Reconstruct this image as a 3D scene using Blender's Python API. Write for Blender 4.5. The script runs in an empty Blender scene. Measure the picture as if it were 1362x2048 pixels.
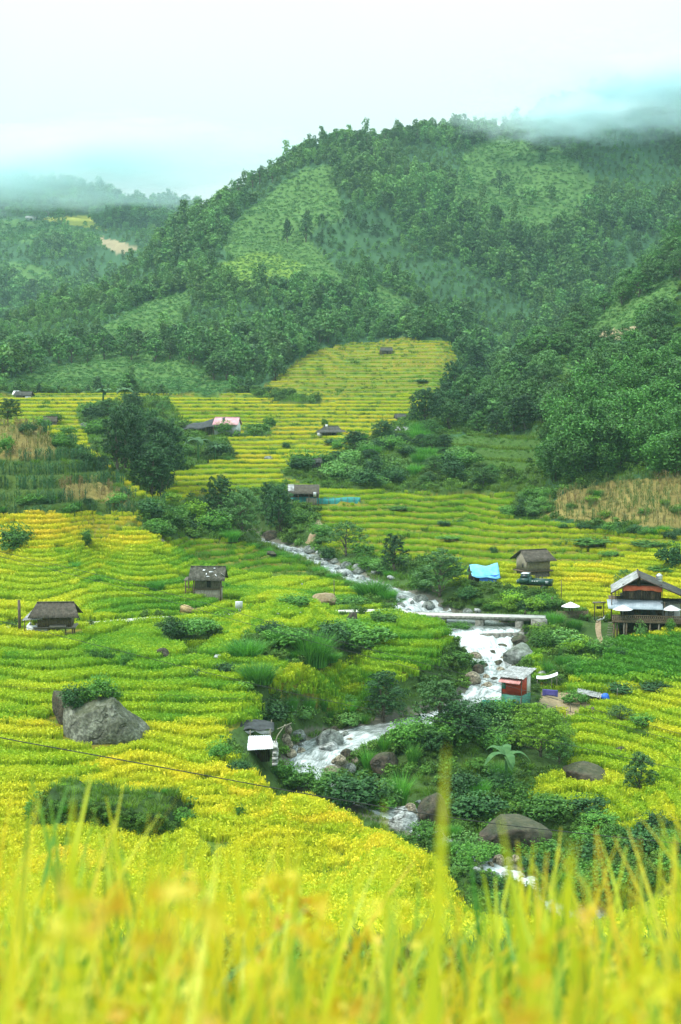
import bpy, math, random
import numpy as np
from mathutils import Vector, Matrix

# ------------------------------------------------------------------ camera, sky, sun, exposure
sc = bpy.context.scene
COL = sc.collection
F = 2837.0                                   # focal length in photo pixels (50 mm on a 24 mm wide frame)
PITCH = math.atan(224.0 / F)
cam_d = bpy.data.cameras.new('camera')
cam = bpy.data.objects.new('camera', cam_d)
COL.objects.link(cam)
sc.camera = cam
cam.location = (0, 0, 0)
cam.rotation_euler = (math.pi / 2 - PITCH, 0, 0)
cam_d.sensor_fit = 'VERTICAL'
cam_d.sensor_height = 36.0
cam_d.sensor_width = 24.0
cam_d.lens = F / 2048.0 * 36.0
cam_d.clip_start = 0.05
cam_d.clip_end = 6000
cam_d.dof.use_dof = True
cam_d.dof.focus_distance = 165.0
cam_d.dof.aperture_fstop = 4.0

SUN_EL, SUN_AZ = math.radians(54), math.radians(-108)     # azimuth from +Y towards +X
sun_d = bpy.data.lights.new('sun', 'SUN')
sun_d.energy = 1.5
sun_d.angle = math.radians(12)
sun_d.color = (1.0, 0.955, 0.87)
sun = bpy.data.objects.new('sun', sun_d)
COL.objects.link(sun)
sd = Vector((math.cos(SUN_EL) * math.sin(SUN_AZ), math.cos(SUN_EL) * math.cos(SUN_AZ), math.sin(SUN_EL)))
sun.rotation_euler = sd.to_track_quat('Z', 'Y').to_euler()

w = bpy.data.worlds.new('World')
sc.world = w
w.use_nodes = True
nt = w.node_tree
nt.nodes.clear()
out = nt.nodes.new('ShaderNodeOutputWorld')
sky = nt.nodes.new('ShaderNodeTexSky')
sky.sky_type = 'NISHITA'
sky.sun_disc = False
sky.sun_elevation = SUN_EL
sky.sun_rotation = SUN_AZ
sky.altitude = 1200
bg1 = nt.nodes.new('ShaderNodeBackground')
bg1.inputs['Strength'].default_value = 0.1
nt.links.new(sky.outputs[0], bg1.inputs[0])
# overcast deck: broad white cloud with thinner, bluer places
tc = nt.nodes.new('ShaderNodeTexCoord')
mp = nt.nodes.new('ShaderNodeMapping')
mp.inputs['Location'].default_value = (0.35, 0.2, 0.1)
mp.inputs['Scale'].default_value = (3.2, 1.0, 3.0)
nz = nt.nodes.new('ShaderNodeTexNoise')
nz.inputs['Scale'].default_value = 1.15
nz.inputs['Detail'].default_value = 4
nz.inputs['Roughness'].default_value = 0.45
rp = nt.nodes.new('ShaderNodeValToRGB')
rp.color_ramp.elements[0].position = 0.36
rp.color_ramp.elements[0].color = (0.88, 0.88, 0.88, 1)
rp.color_ramp.elements[1].position = 0.62
rp.color_ramp.elements[1].color = (1, 1, 1, 1)
bg2 = nt.nodes.new('ShaderNodeBackground')
bg2.inputs['Color'].default_value = (0.79, 0.985, 1.0, 1)
bg2.inputs['Strength'].default_value = 0.70
mx = nt.nodes.new('ShaderNodeMixShader')
nt.links.new(tc.outputs['Generated'], mp.inputs[0])
nt.links.new(mp.outputs[0], nz.inputs['Vector'])
nt.links.new(nz.outputs[0], rp.inputs[0])
nt.links.new(rp.outputs[0], mx.inputs[0])
# an overcast sky is about three times brighter overhead than at the horizon
sxy = nt.nodes.new('ShaderNodeSeparateXYZ')
nt.links.new(tc.outputs['Generated'], sxy.inputs[0])
mr = nt.nodes.new('ShaderNodeMapRange')
mr.inputs['From Min'].default_value = 0.05; mr.inputs['From Max'].default_value = 0.95
mr.inputs['To Min'].default_value = 0.285; mr.inputs['To Max'].default_value = 1.15
nt.links.new(sxy.outputs[2], mr.inputs['Value']); nt.links.new(mr.outputs[0], bg2.inputs['Strength'])
nt.links.new(bg1.outputs[0], mx.inputs[1])
nt.links.new(bg2.outputs[0], mx.inputs[2])
nt.links.new(mx.outputs[0], out.inputs['Surface'])

sc.view_settings.view_transform = 'Standard'
sc.view_settings.look = 'None'
sc.view_settings.gamma = 1.0
sc.view_settings.exposure = 1.42
cy = sc.cycles
cy.use_denoising = True
cy.max_bounces = 10
cy.diffuse_bounces = 3
cy.glossy_bounces = 2
cy.transmission_bounces = 4
cy.transparent_max_bounces = 6
cy.volume_bounces = 8
cy.sample_clamp_indirect = 6.0
cy.caustics_reflective = False
cy.caustics_refractive = False

# ------------------------------------------------------------------ small helpers
RNG = np.random.default_rng(11)
random.seed(5)


def smooth(a, b, x):
    t = np.clip((x - a) / (b - a), 0, 1)
    return t * t * (3 - 2 * t)


def _hash(ix, iy, s):
    h = (ix.astype(np.int64) * 374761393 + iy.astype(np.int64) * 668265263 + s * 982451653) & 0xffffffff
    h = ((h ^ (h >> 13)) * 1274126177) & 0xffffffff
    h = ((h ^ (h >> 16)) * 2246822519) & 0xffffffff
    return ((h ^ (h >> 15)) & 0xffffff) / float(0xffffff)


def vnoise(x, y, s=0):
    x = np.asarray(x, float); y = np.asarray(y, float)
    ix = np.floor(x); iy = np.floor(y)
    fx = x - ix; fy = y - iy
    fx = fx * fx * (3 - 2 * fx); fy = fy * fy * (3 - 2 * fy)
    a = _hash(ix, iy, s); b = _hash(ix + 1, iy, s); c = _hash(ix, iy + 1, s); d = _hash(ix + 1, iy + 1, s)
    return (a * (1 - fx) + b * fx) * (1 - fy) + (c * (1 - fx) + d * fx) * fy


def fbm(x, y, s=0, o=4):
    r = 0; a = 0.5; t = 0
    for k in range(o):
        r = r + a * vnoise(x * 2 ** k, y * 2 ** k, s + 17 * k)
        t += a; a *= 0.5
    return r / t


def in_poly(px, py, poly):
    px = np.asarray(px); py = np.asarray(py)
    inside = np.zeros(px.shape, bool)
    n = len(poly)
    j = n - 1
    for i in range(n):
        xi, yi = poly[i]; xj, yj = poly[j]
        if yi != yj:
            c = ((yi > py) != (yj > py)) & (px < (xj - xi) * (py - yi) / (yj - yi) + xi)
            inside ^= c
        j = i
    return inside


def proj(x, y, z):
    ca, sa = math.cos(PITCH), math.sin(PITCH)
    d = y * ca - z * sa
    u = y * sa + z * ca
    d = np.maximum(d, 1e-3)
    return 681 + F * x / d, 1024 - F * u / d


def ray(px, py):
    ca, sa = math.cos(PITCH), math.sin(PITCH)
    cx = (px - 681) / F; cyy = -(py - 1024) / F
    return cx, ca + cyy * sa, -sa + cyy * ca


def P3(px, py, Y):
    a, b, c = ray(px, py)
    return Vector((a * Y / b, Y, c * Y / b))


# ------------------------------------------------------------------ meshes
def mk_mesh(name, V, F_, mat=None, fattr=None, pattr=None, pcol=None, smooth_=False):
    me = bpy.data.meshes.new(name)
    V = np.ascontiguousarray(V, np.float32)
    if isinstance(F_, np.ndarray):
        F_ = [F_]
    F_ = [f for f in F_ if len(f)]
    nl = sum(f.size for f in F_); nf = sum(len(f) for f in F_)
    me.vertices.add(len(V)); me.vertices.foreach_set('co', V.ravel())
    me.loops.add(nl)
    me.loops.foreach_set('vertex_index', np.concatenate([f.ravel() for f in F_]).astype(np.int32))
    me.polygons.add(nf)
    st = []; o = 0
    for f in F_:
        st.append(o + np.arange(len(f)) * f.shape[1]); o += f.size
    me.polygons.foreach_set('loop_start', np.concatenate(st).astype(np.int32))
    if smooth_:
        me.polygons.foreach_set('use_smooth', np.ones(nf, bool))
    me.update(calc_edges=True)
    for k, v in (fattr or {}).items():
        a = me.attributes.new(k, 'FLOAT', 'FACE'); a.data.foreach_set('value', np.asarray(v, np.float32))
    for k, v in (pattr or {}).items():
        v = np.asarray(v, np.float32)
        if v.ndim == 2:
            a = me.attributes.new(k, 'FLOAT_VECTOR', 'POINT'); a.data.foreach_set('vector', v.ravel())
        else:
            a = me.attributes.new(k, 'FLOAT', 'POINT'); a.data.foreach_set('value', v)
    for k, v in (pcol or {}).items():
        a = me.attributes.new(k, 'FLOAT_COLOR', 'POINT')
        a.data.foreach_set('color', np.concatenate([v, np.ones((len(v), 1))], 1).astype(np.float32).ravel())
    if mat:
        me.materials.append(mat)
    return me


def link(name, me, parent=None, loc=None, label=None, cat=None, group=None, kind=None):
    o = bpy.data.objects.new(name, me)
    COL.objects.link(o)
    if parent is not None:
        o.parent = parent
    if loc is not None:
        o.location = loc
    if label: o['label'] = label
    if cat: o['category'] = cat
    if group: o['group'] = group
    if kind: o['kind'] = kind
    return o


def empty(name, loc, rz=0, label=None, cat=None, group=None):
    o = link(name, None, None, loc, label, cat, group)
    o.rotation_euler = (0, 0, rz)
    o.empty_display_size = 0.3
    return o


def copy_tree(o, loc, rz=0, s=1.0, label=None, group=None):
    c = o.copy(); COL.objects.link(c)
    c.location = loc; c.rotation_euler = (0, 0, rz)
    c.scale = (s, s, s) if np.isscalar(s) else s
    if label: c['label'] = label
    if group: c['group'] = group
    for ch in list(o.children):
        d = ch.copy(); COL.objects.link(d); d.parent = c
        for g in list(ch.children):
            e = g.copy(); COL.objects.link(e); e.parent = d
    return c


class MB:
    """collects boxes, tubes and sheets into one mesh"""
    def __init__(s):
        s.V = []; s.Q = []; s.T = []; s.n = 0

    def add(s, V, Q=(), T=()):
        for q in Q: s.Q.append([i + s.n for i in q])
        for t in T: s.T.append([i + s.n for i in t])
        s.V += [tuple(v) for v in V]; s.n += len(V)
        return s

    def box(s, c, d, rz=0, rx=0, ry=0, taper=1.0):
        m = Matrix.Rotation(rz, 3, 'Z') @ Matrix.Rotation(ry, 3, 'Y') @ Matrix.Rotation(rx, 3, 'X')
        V = []
        for z in (-1, 1):
            k = taper if z > 0 else 1.0
            for x, y in ((-1, -1), (1, -1), (1, 1), (-1, 1)):
                V.append(Vector(c) + m @ Vector((x * d[0] / 2 * k, y * d[1] / 2 * k, z * d[2] / 2)))
        return s.add(V, [(0, 3, 2, 1), (4, 5, 6, 7), (0, 1, 5, 4), (1, 2, 6, 5), (2, 3, 7, 6), (3, 0, 4, 7)])

    def tube(s, pts, r, n=7, cap=True):
        pts = [Vector(p) for p in pts]
        rs = [r] * len(pts) if np.isscalar(r) else list(r)
        V = []
        for i, p in enumerate(pts):
            t = (pts[min(i + 1, len(pts) - 1)] - pts[max(i - 1, 0)]).normalized()
            a = t.orthogonal().normalized()
            if abs(t.z) < 0.95:
                a = Vector((0, 0, 1)).cross(t).normalized()
            b = t.cross(a)
            for k in range(n):
                an = 2 * math.pi * k / n
                V.append(p + (a * math.cos(an) + b * math.sin(an)) * rs[i])
        Q = []
        for i in range(len(pts) - 1):
            for k in range(n):
                Q.append((i * n + k, i * n + (k + 1) % n, (i + 1) * n + (k + 1) % n, (i + 1) * n + k))
        T = []
        if cap:
            c0 = len(V); V.append(pts[0]); V.append(pts[-1])
            e = (len(pts) - 1) * n
            for k in range(n):
                T.append((c0, (k + 1) % n, k)); T.append((c0 + 1, e + k, e + (k + 1) % n))
        return s.add(V, Q, T)

    def sheet(s, fn, nu, nv, th=0.03):
        """a thick sheet; fn(u, v) gives the top point"""
        P = [[Vector(fn(i / nu, j / nv)) for j in range(nv + 1)] for i in range(nu + 1)]
        V = []
        for i in range(nu + 1):
            for j in range(nv + 1):
                V.append(P[i][j])
        nrm = (P[-1][0] - P[0][0]).cross(P[0][-1] - P[0][0])
        nrm = nrm.normalized() if nrm.length > 1e-9 else Vector((0, 0, 1))
        if nrm.z < 0: nrm = -nrm
        m = len(V)
        V += [p - nrm * th for p in V]
        Q = []
        a = lambda i, j: i * (nv + 1) + j
        for i in range(nu):
            for j in range(nv):
                Q.append((a(i, j), a(i + 1, j), a(i + 1, j + 1), a(i, j + 1)))
                Q.append((m + a(i, j), m + a(i, j + 1), m + a(i + 1, j + 1), m + a(i + 1, j)))
        for i in range(nu):
            Q.append((a(i, 0), m + a(i, 0), m + a(i + 1, 0), a(i + 1, 0)))
            Q.append((a(i, nv), a(i + 1, nv), m + a(i + 1, nv), m + a(i, nv)))
        for j in range(nv):
            Q.append((a(0, j), a(0, j + 1), m + a(0, j + 1), m + a(0, j)))
            Q.append((a(nu, j), m + a(nu, j), m + a(nu, j + 1), a(nu, j + 1)))
        return s.add(V, Q)

    def corr(s, p00, p10, p01, p11, waves=20, amp=0.03, th=0.02, jit=0.0, nv=2):
        """corrugated sheet: waves run from p00-p10 (u), ridge direction p00-p01 (v)"""
        p00, p10, p01, p11 = map(Vector, (p00, p10, p01, p11))
        nrm = (p10 - p00).cross(p01 - p00).normalized()
        if nrm.z < 0: nrm = -nrm

        def fn(u, v):
            p = (p00 * (1 - u) + p10 * u) * (1 - v) + (p01 * (1 - u) + p11 * u) * v
            j = jit * (math.sin(u * 17 + v * 5) + math.sin(u * 41.3 + 2)) * 0.5
            return p + nrm * (amp * math.cos(u * waves * 2 * math.pi) + j)
        return s.sheet(fn, waves * 4, nv, th)

    def planks(s, a, b, z0, z1, n, th=0.04, seed=0, gap=0.015, z1b=None, ragged=0.04):
        """vertical boards between plan points a and b"""
        r = random.Random(seed)
        a = Vector((a[0], a[1], 0)); b = Vector((b[0], b[1], 0))
        d = b - a; L = d.length; d.normalize(); rz = math.atan2(d.y, d.x)
        nx = Vector((-d.y, d.x, 0))
        for i in range(n):
            w_ = L / n
            f = (i + .5) / n
            zt = z1 if z1b is None else z1 + (z1b - z1) * f
            za = z0 + r.uniform(-ragged, ragged * .3); zb = zt
            c = a + d * (w_ * (i + .5)) + nx * r.uniform(-.008, .008)
            s.box((c.x, c.y, (za + zb) / 2), (w_ - gap, th * r.uniform(.8, 1.1), zb - za), rz)
        return s

    def mesh(s, name, mat, sm=False):
        fs = []
        if s.Q: fs.append(np.array(s.Q, np.int32))
        if s.T: fs.append(np.array(s.T, np.int32))
        return mk_mesh(name, np.array(s.V, np.float32), fs, mat, smooth_=sm)

    def build(s, name, mat, parent=None, sm=False, label=None):
        return link(name, s.mesh(name, mat, sm), parent, label=label)


# ------------------------------------------------------------------ materials
def new_mat(name):
    m = bpy.data.materials.new(name)
    m.use_nodes = True
    t = m.node_tree
    t.nodes.clear()
    o = t.nodes.new('ShaderNodeOutputMaterial')
    return m, t, o


def N(t, typ, **kw):
    n = t.nodes.new(typ)
    for k, v in kw.items():
        if hasattr(n, k) and not k.startswith('i_'):
            setattr(n, k, v)
        else:
            n.inputs[k[2:] if k.startswith('i_') else k].default_value = v
    return n


def ramp(t, fac, stops):
    r = t.nodes.new('ShaderNodeValToRGB')
    e = r.color_ramp.elements
    while len(e) < len(stops): e.new(0.5)
    for i, (p, c) in enumerate(stops):
        e[i].position = p; e[i].color = (*c, 1)
    t.links.new(fac, r.inputs[0])
    return r.outputs[0]


def mixc(t, fac, a, b, mode='MIX'):
    m = t.nodes.new('ShaderNodeMix'); m.data_type = 'RGBA'; m.blend_type = mode
    for s_, v in ((0, fac), (6, a), (7, b)):
        if hasattr(v, 'node'): t.links.new(v, m.inputs[s_])
        else: m.inputs[s_].default_value = v if s_ == 0 else (*v, 1)
    return m.outputs[2]


def mth(t, op, a, b=0.0):
    m = t.nodes.new('ShaderNodeMath'); m.operation = op
    for i, v in enumerate((a, b)):
        if hasattr(v, 'node'): t.links.new(v, m.inputs[i])
        else: m.inputs[i].default_value = v
    return m.outputs[0]


def noise_tex(t, scale, detail=4, rough=.55, coord='Object', vec=None, stretch=None):
    n = t.nodes.new('ShaderNodeTexNoise')
    n.inputs['Scale'].default_value = scale; n.inputs['Detail'].default_value = detail; n.inputs['Roughness'].default_value = rough
    if vec is None:
        c = t.nodes.new('ShaderNodeTexCoord'); vec = c.outputs[coord]
    if stretch:
        mpp = t.nodes.new('ShaderNodeMapping'); mpp.inputs['Scale'].default_value = stretch
        t.links.new(vec, mpp.inputs[0]); vec = mpp.outputs[0]
    t.links.new(vec, n.inputs['Vector'])
    return n.outputs[0]


def bump(t, h, strength=.4, dist=.05):
    b = t.nodes.new('ShaderNodeBump'); b.inputs['Strength'].default_value = strength; b.inputs['Distance'].default_value = dist
    t.links.new(h, b.inputs['Height'])
    return b.outputs[0]


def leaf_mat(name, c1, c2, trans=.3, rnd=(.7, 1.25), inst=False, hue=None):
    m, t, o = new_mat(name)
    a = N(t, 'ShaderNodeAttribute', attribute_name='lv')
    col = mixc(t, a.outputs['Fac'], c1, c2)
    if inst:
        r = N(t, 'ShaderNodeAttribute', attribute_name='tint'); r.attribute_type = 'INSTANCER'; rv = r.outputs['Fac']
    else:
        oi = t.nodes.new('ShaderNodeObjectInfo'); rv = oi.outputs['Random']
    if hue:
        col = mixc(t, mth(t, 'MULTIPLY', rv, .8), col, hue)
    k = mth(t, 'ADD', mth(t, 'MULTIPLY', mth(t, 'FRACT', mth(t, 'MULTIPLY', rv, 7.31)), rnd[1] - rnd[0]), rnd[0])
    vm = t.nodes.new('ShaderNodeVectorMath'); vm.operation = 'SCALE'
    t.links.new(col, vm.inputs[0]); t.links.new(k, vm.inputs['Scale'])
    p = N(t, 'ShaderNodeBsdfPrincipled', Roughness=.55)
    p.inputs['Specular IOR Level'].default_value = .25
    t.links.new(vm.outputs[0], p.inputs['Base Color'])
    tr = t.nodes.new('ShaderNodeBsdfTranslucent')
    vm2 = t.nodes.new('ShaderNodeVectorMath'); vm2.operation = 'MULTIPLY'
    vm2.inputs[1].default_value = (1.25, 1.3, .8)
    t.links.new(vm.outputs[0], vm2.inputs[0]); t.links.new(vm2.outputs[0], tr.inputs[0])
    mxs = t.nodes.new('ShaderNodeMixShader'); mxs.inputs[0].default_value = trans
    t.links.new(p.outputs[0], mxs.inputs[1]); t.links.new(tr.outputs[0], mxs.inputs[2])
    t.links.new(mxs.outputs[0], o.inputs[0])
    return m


def plain_mat(name, c1, c2, scale=3.0, rough=.7, metallic=0.0, detail=5, stretch=None, bmp=.3, bd=.02, spec=.4, stops=None, lo=.35, hi=.68, coord='Object'):
    m, t, o = new_mat(name)
    n = noise_tex(t, scale, detail, .6, coord=coord, stretch=stretch)
    col = ramp(t, n, stops or [(lo, c1), (hi, c2)])
    p = N(t, 'ShaderNodeBsdfPrincipled', Roughness=rough, Metallic=metallic)
    p.inputs['Specular IOR Level'].default_value = spec
    t.links.new(col, p.inputs['Base Color'])
    if bmp: t.links.new(bump(t, n, bmp, bd), p.inputs['Normal'])
    t.links.new(p.outputs[0], o.inputs[0])
    return m
# ------------------------------------------------------------------ terrain: control points (photo column, photo row, distance in m)
CTRL = [
 # hillside below the camera
 (-300,1975,14),(681,1975,14),(1700,1975,14),
 (-300,1935,30),(200,1935,30),(681,1935,30),(1100,1935,30),(1700,1935,30),
 (-300,1890,52),(200,1890,52),(681,1890,52),(1100,1900,52),(1700,1900,52),
 (-300,1835,74),(200,1835,74),(681,1840,74),(1100,1860,74),(1700,1860,74),
 # near left fields
 (0,1785,90),(300,1785,90),(600,1790,91),(850,1800,92),
 (0,1725,104),(300,1728,104),(600,1735,103.5),(850,1724,106),(0,1600,115),(400,1640,111.5),(0,1500,127),(200,1505,126.5),
 (400,1560,119.5),(600,1602,115),(750,1672,108.5),(500,1545,121.5),(690,1640,111.4),(800,1700,105.9),(700,1700,105.5),(560,1648,110.8),(640,1618,113.2),(640,1690,106.8),(520,1690,106.8),(720,1690,106.8),(520,1600,115.2),(450,1600,115.5),(0,1400,141),(300,1400,140.5),(560,1400,145),(440,1470,131),(500,1440,137),(560,1450,141),(650,1440,151),(650,1400,153.5),(650,1362,155.5),(720,1420,155),(740,1360,158),
 (0,1300,157),(300,1310,155),(600,1310,156),(850,1330,160),(900,1300,168),
 # ravine of the lower stream, lower than the line of sight over the field edge
 (520,1580,128),(575,1622,127.5),(600,1625,131),(660,1668,121.5),(660,1660,125),(745,1708,117.5),(740,1690,122),(835,1748,114),(830,1720,118),(920,1800,107),(920,1765,113),(1010,1830,104),(1010,1795,110),(1120,1870,102),
 (0,1262,166),(110,1270,163),(300,1243,178),(460,1237,183),(650,1230,187),(780,1225,191),
 (0,1200,180),(200,1190,190),(415,1197,193),(600,1180,205),(740,1190,203),
 (0,1110,205),(200,1110,212),(400,1090,228),(560,1100,238),(0,1060,213),(150,1060,215),(300,1032,224),(420,1050,240),
 (0,1025,218),(250,1020,222),(330,1000,250),
 # maize hill on the near left
 (0,940,229),(150,950,231),(250,992,228),(0,858,243),(60,855,246),(130,885,244),(200,935,240),(0,900,287),(150,905,287),(250,960,260),
 # valley floor beyond
 (20,830,360),(150,812,380),(300,810,390),(45,799,420),(200,790,430),(400,950,287),(500,930,302),(560,962,283),
 (420,880,340),(480,900,325),(600,900,332),(660,873,354),(560,850,372),(400,832,382),(500,815,408),(700,830,388),
 (800,850,368),(830,800,415),(620,806,428),(500,790,446),(330,900,320),(250,880,330),
 (605,1004,266),(700,1010,262),(850,1000,262),(1000,1000,258),(1000,1060,237),(850,1080,238),(700,1080,241),(650,1118,231),
 # right fields
 (1200,1082,227),(1362,1095,215),(1362,1180,197),(1200,1170,206),(1060,1157,208),(1060,1190,200),(950,1177,204),(1362,1140,205),
 (1020,1037,243),(1100,1047,239),(1200,1062,233),(1362,1072,223),
 # right hillside
 (1150,975,251),(1250,962,250),(1362,962,242),(1100,905,278),(1250,885,278),(1362,860,278),(1200,765,330),(1362,705,330),
 (1100,825,320),(1000,872,315),(600,952,291),(680,967,287),(800,977,283),(950,977,279),(1050,987,269),(600,927,304),
 (700,902,318),(800,892,328),(900,872,335),(1000,852,345),
 (900,820,388),(980,782,405),(1060,722,425),(1150,660,445),(1250,585,465),(1362,495,490),(1200,690,400),(1300,610,410),(1362,575,420),
 (950,800,490),(1100,770,540),(1250,730,570),(1362,690,590),
 # golden hill at the head of the valley
 (520,790,455),(650,800,442),(780,790,442),(880,772,442),(600,742,482),(700,742,487),(850,732,492),(640,697,527),(770,714,515),
 (800,682,546),(890,688,541),(905,725,508),(750,668,582),(900,664,602),
 # big mountain
 (0,778,452),(150,783,452),(300,783,452),(420,774,468),(0,738,500),(200,738,500),(400,725,512),(520,728,522),
 (0,690,600),(150,665,610),(300,630,620),(500,625,620),(700,605,650),(900,605,690),(1050,605,730),
 (250,560,725),(400,505,730),(600,485,745),(800,455,785),(1000,435,825),(1200,505,785),(1362,440,845),
 (0,665,690),(100,617,720),(220,548,760),(340,474,800),(430,418,830),(520,388,850),(600,338,880),(700,306,910),(800,290,930),
 (950,270,960),(1100,240,1000),(1250,200,1050),(1362,170,1080),(1200,320,930),(1362,300,960),
 (0,720,800),(220,640,900),(430,540,1000),(700,440,1120),(1000,390,1200),(1362,290,1300),(1000,420,1600),
 # far mountain beyond, on the left
 (0,660,1000),(150,650,1000),(260,600,1060),(0,545,1250),(150,525,1250),(270,485,1310),(0,452,1450),(100,438,1450),
 (250,432,1500),(330,445,1500),(0,392,1650),(150,397,1650),(300,420,1650),(400,445,1650),(700,440,1650),
]


def _expand(c):
    o = []
    for a, b, y in c:
        o.append((a, b, y))
        if a == 0: o += [(-420, b + 2, y), (-1100, b, y)]
        if a == 1362: o += [(1790, b + 2, y), (2450, b, y)]
    return o


_c = _expand(CTRL)
_cx = []; _ct = []
for a, b, Y in _c:
    p = P3(a, b, Y)
    _cx.append((p.x / Y * 5.0, math.log(Y))); _ct.append(p.z / Y)
_cx = np.array(_cx); _ct = np.array(_ct)


def _kern(a, b):
    d2 = ((a[:, None, :] - b[None, :, :]) ** 2).sum(2)
    return 0.5 * d2 * np.log(d2 + 1e-12)


_n = len(_cx)
_A = np.zeros((_n + 3, _n + 3))
_A[:_n, :_n] = _kern(_cx, _cx) + np.eye(_n) * 2e-4
_A[:_n, _n] = 1; _A[:_n, _n + 1:] = _cx
_A[_n:, :_n] = _A[:_n, _n:].T
_W = np.linalg.solve(_A, np.concatenate([_ct, np.zeros(3)]))


def base_h(x, y):
    x = np.asarray(x, float).ravel(); y = np.asarray(y, float).ravel()
    o = np.empty(len(x))
    for i in range(0, len(x), 20000):
        yy = np.maximum(y[i:i + 20000], 8.0)
        q = np.stack([x[i:i + 20000] / yy * 5.0, np.log(yy)], 1)
        o[i:i + 20000] = (_kern(q, _cx) @ _W[:_n] + _W[_n] + q @ _W[_n + 1:]) * yy
    # the bank the photographer stands on
    near = np.interp(y, [0, 3.3, 4.2, 6, 9, 14], [-1.52, -1.58, -2.6, -3.7, -4.9, -6.6])
    t = smooth(9, 14, y)
    return near * (1 - t) + o * t


# stream: photo column, row, distance, half width
STREAM = [(430,1060,268,1.5),(490,1076,256,2.4),(545,1090,247,1.8),(610,1110,239,1.4),(665,1135,227,1.3),(705,1155,219,2.1),(760,1175,210,1.2),
 (815,1195,202,2.6),(850,1228,196,3.6),(900,1244,191.5,5.2),(950,1256,187.0,5.6),(958,1262.5,185.2,5.3),(968,1292,183.2,3.9),(982,1312,180,2.6),
 (986,1335,175.5,2.1),(984,1372,166.5,2.2),(960,1405,161,2.4),(900,1428,156,2.2),(830,1449,152,2.2),(742,1466,149,2.8),(680,1484,147,3.0),(640,1502,144,2.6),
 (612,1536,139,2.0),(650,1578,133.5,1.2),(735,1608,129.5,1.0),(815,1640,126,1.3),(890,1690,120.5,1.0),(985,1732,116.2,1.2),(1055,1770,114,1.2),(1150,1830,110.5,1.8),(1290,1900,104,2)]
SP = np.array([(*P3(a, b, Y), hw) for a, b, Y, hw in STREAM])
# road: left granary -> bridge; then the track up the right bank
ROAD = [(-420,1272,163),(0,1262,167.5),(130,1258,171),(300,1243,178),(460,1236,183.2),(650,1229,187.6),(780,1226,190.5),(815,1228,191)]
RP = np.array([(*(P3(a, b, Y) + Vector((0, 0, .35))), 1.3) for a, b, Y in ROAD])


def near_line(x, y, P):
    """distance to a polyline, its z and half width at the nearest point"""
    best = np.full(len(x), 1e9); z = np.zeros(len(x)); hw = np.zeros(len(x))
    for i in range(len(P) - 1):
        a = P[i]; b = P[i + 1]
        dx, dy = b[0] - a[0], b[1] - a[1]
        t = np.clip(((x - a[0]) * dx + (y - a[1]) * dy) / (dx * dx + dy * dy), 0, 1)
        d = np.hypot(x - a[0] - t * dx, y - a[1] - t * dy)
        m = d < best
        best[m] = d[m]; z[m] = (a[2] + t * (b[2] - a[2]))[m]; hw[m] = (a[3] + t * (b[3] - a[3]))[m]
    return best, z, hw


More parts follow.
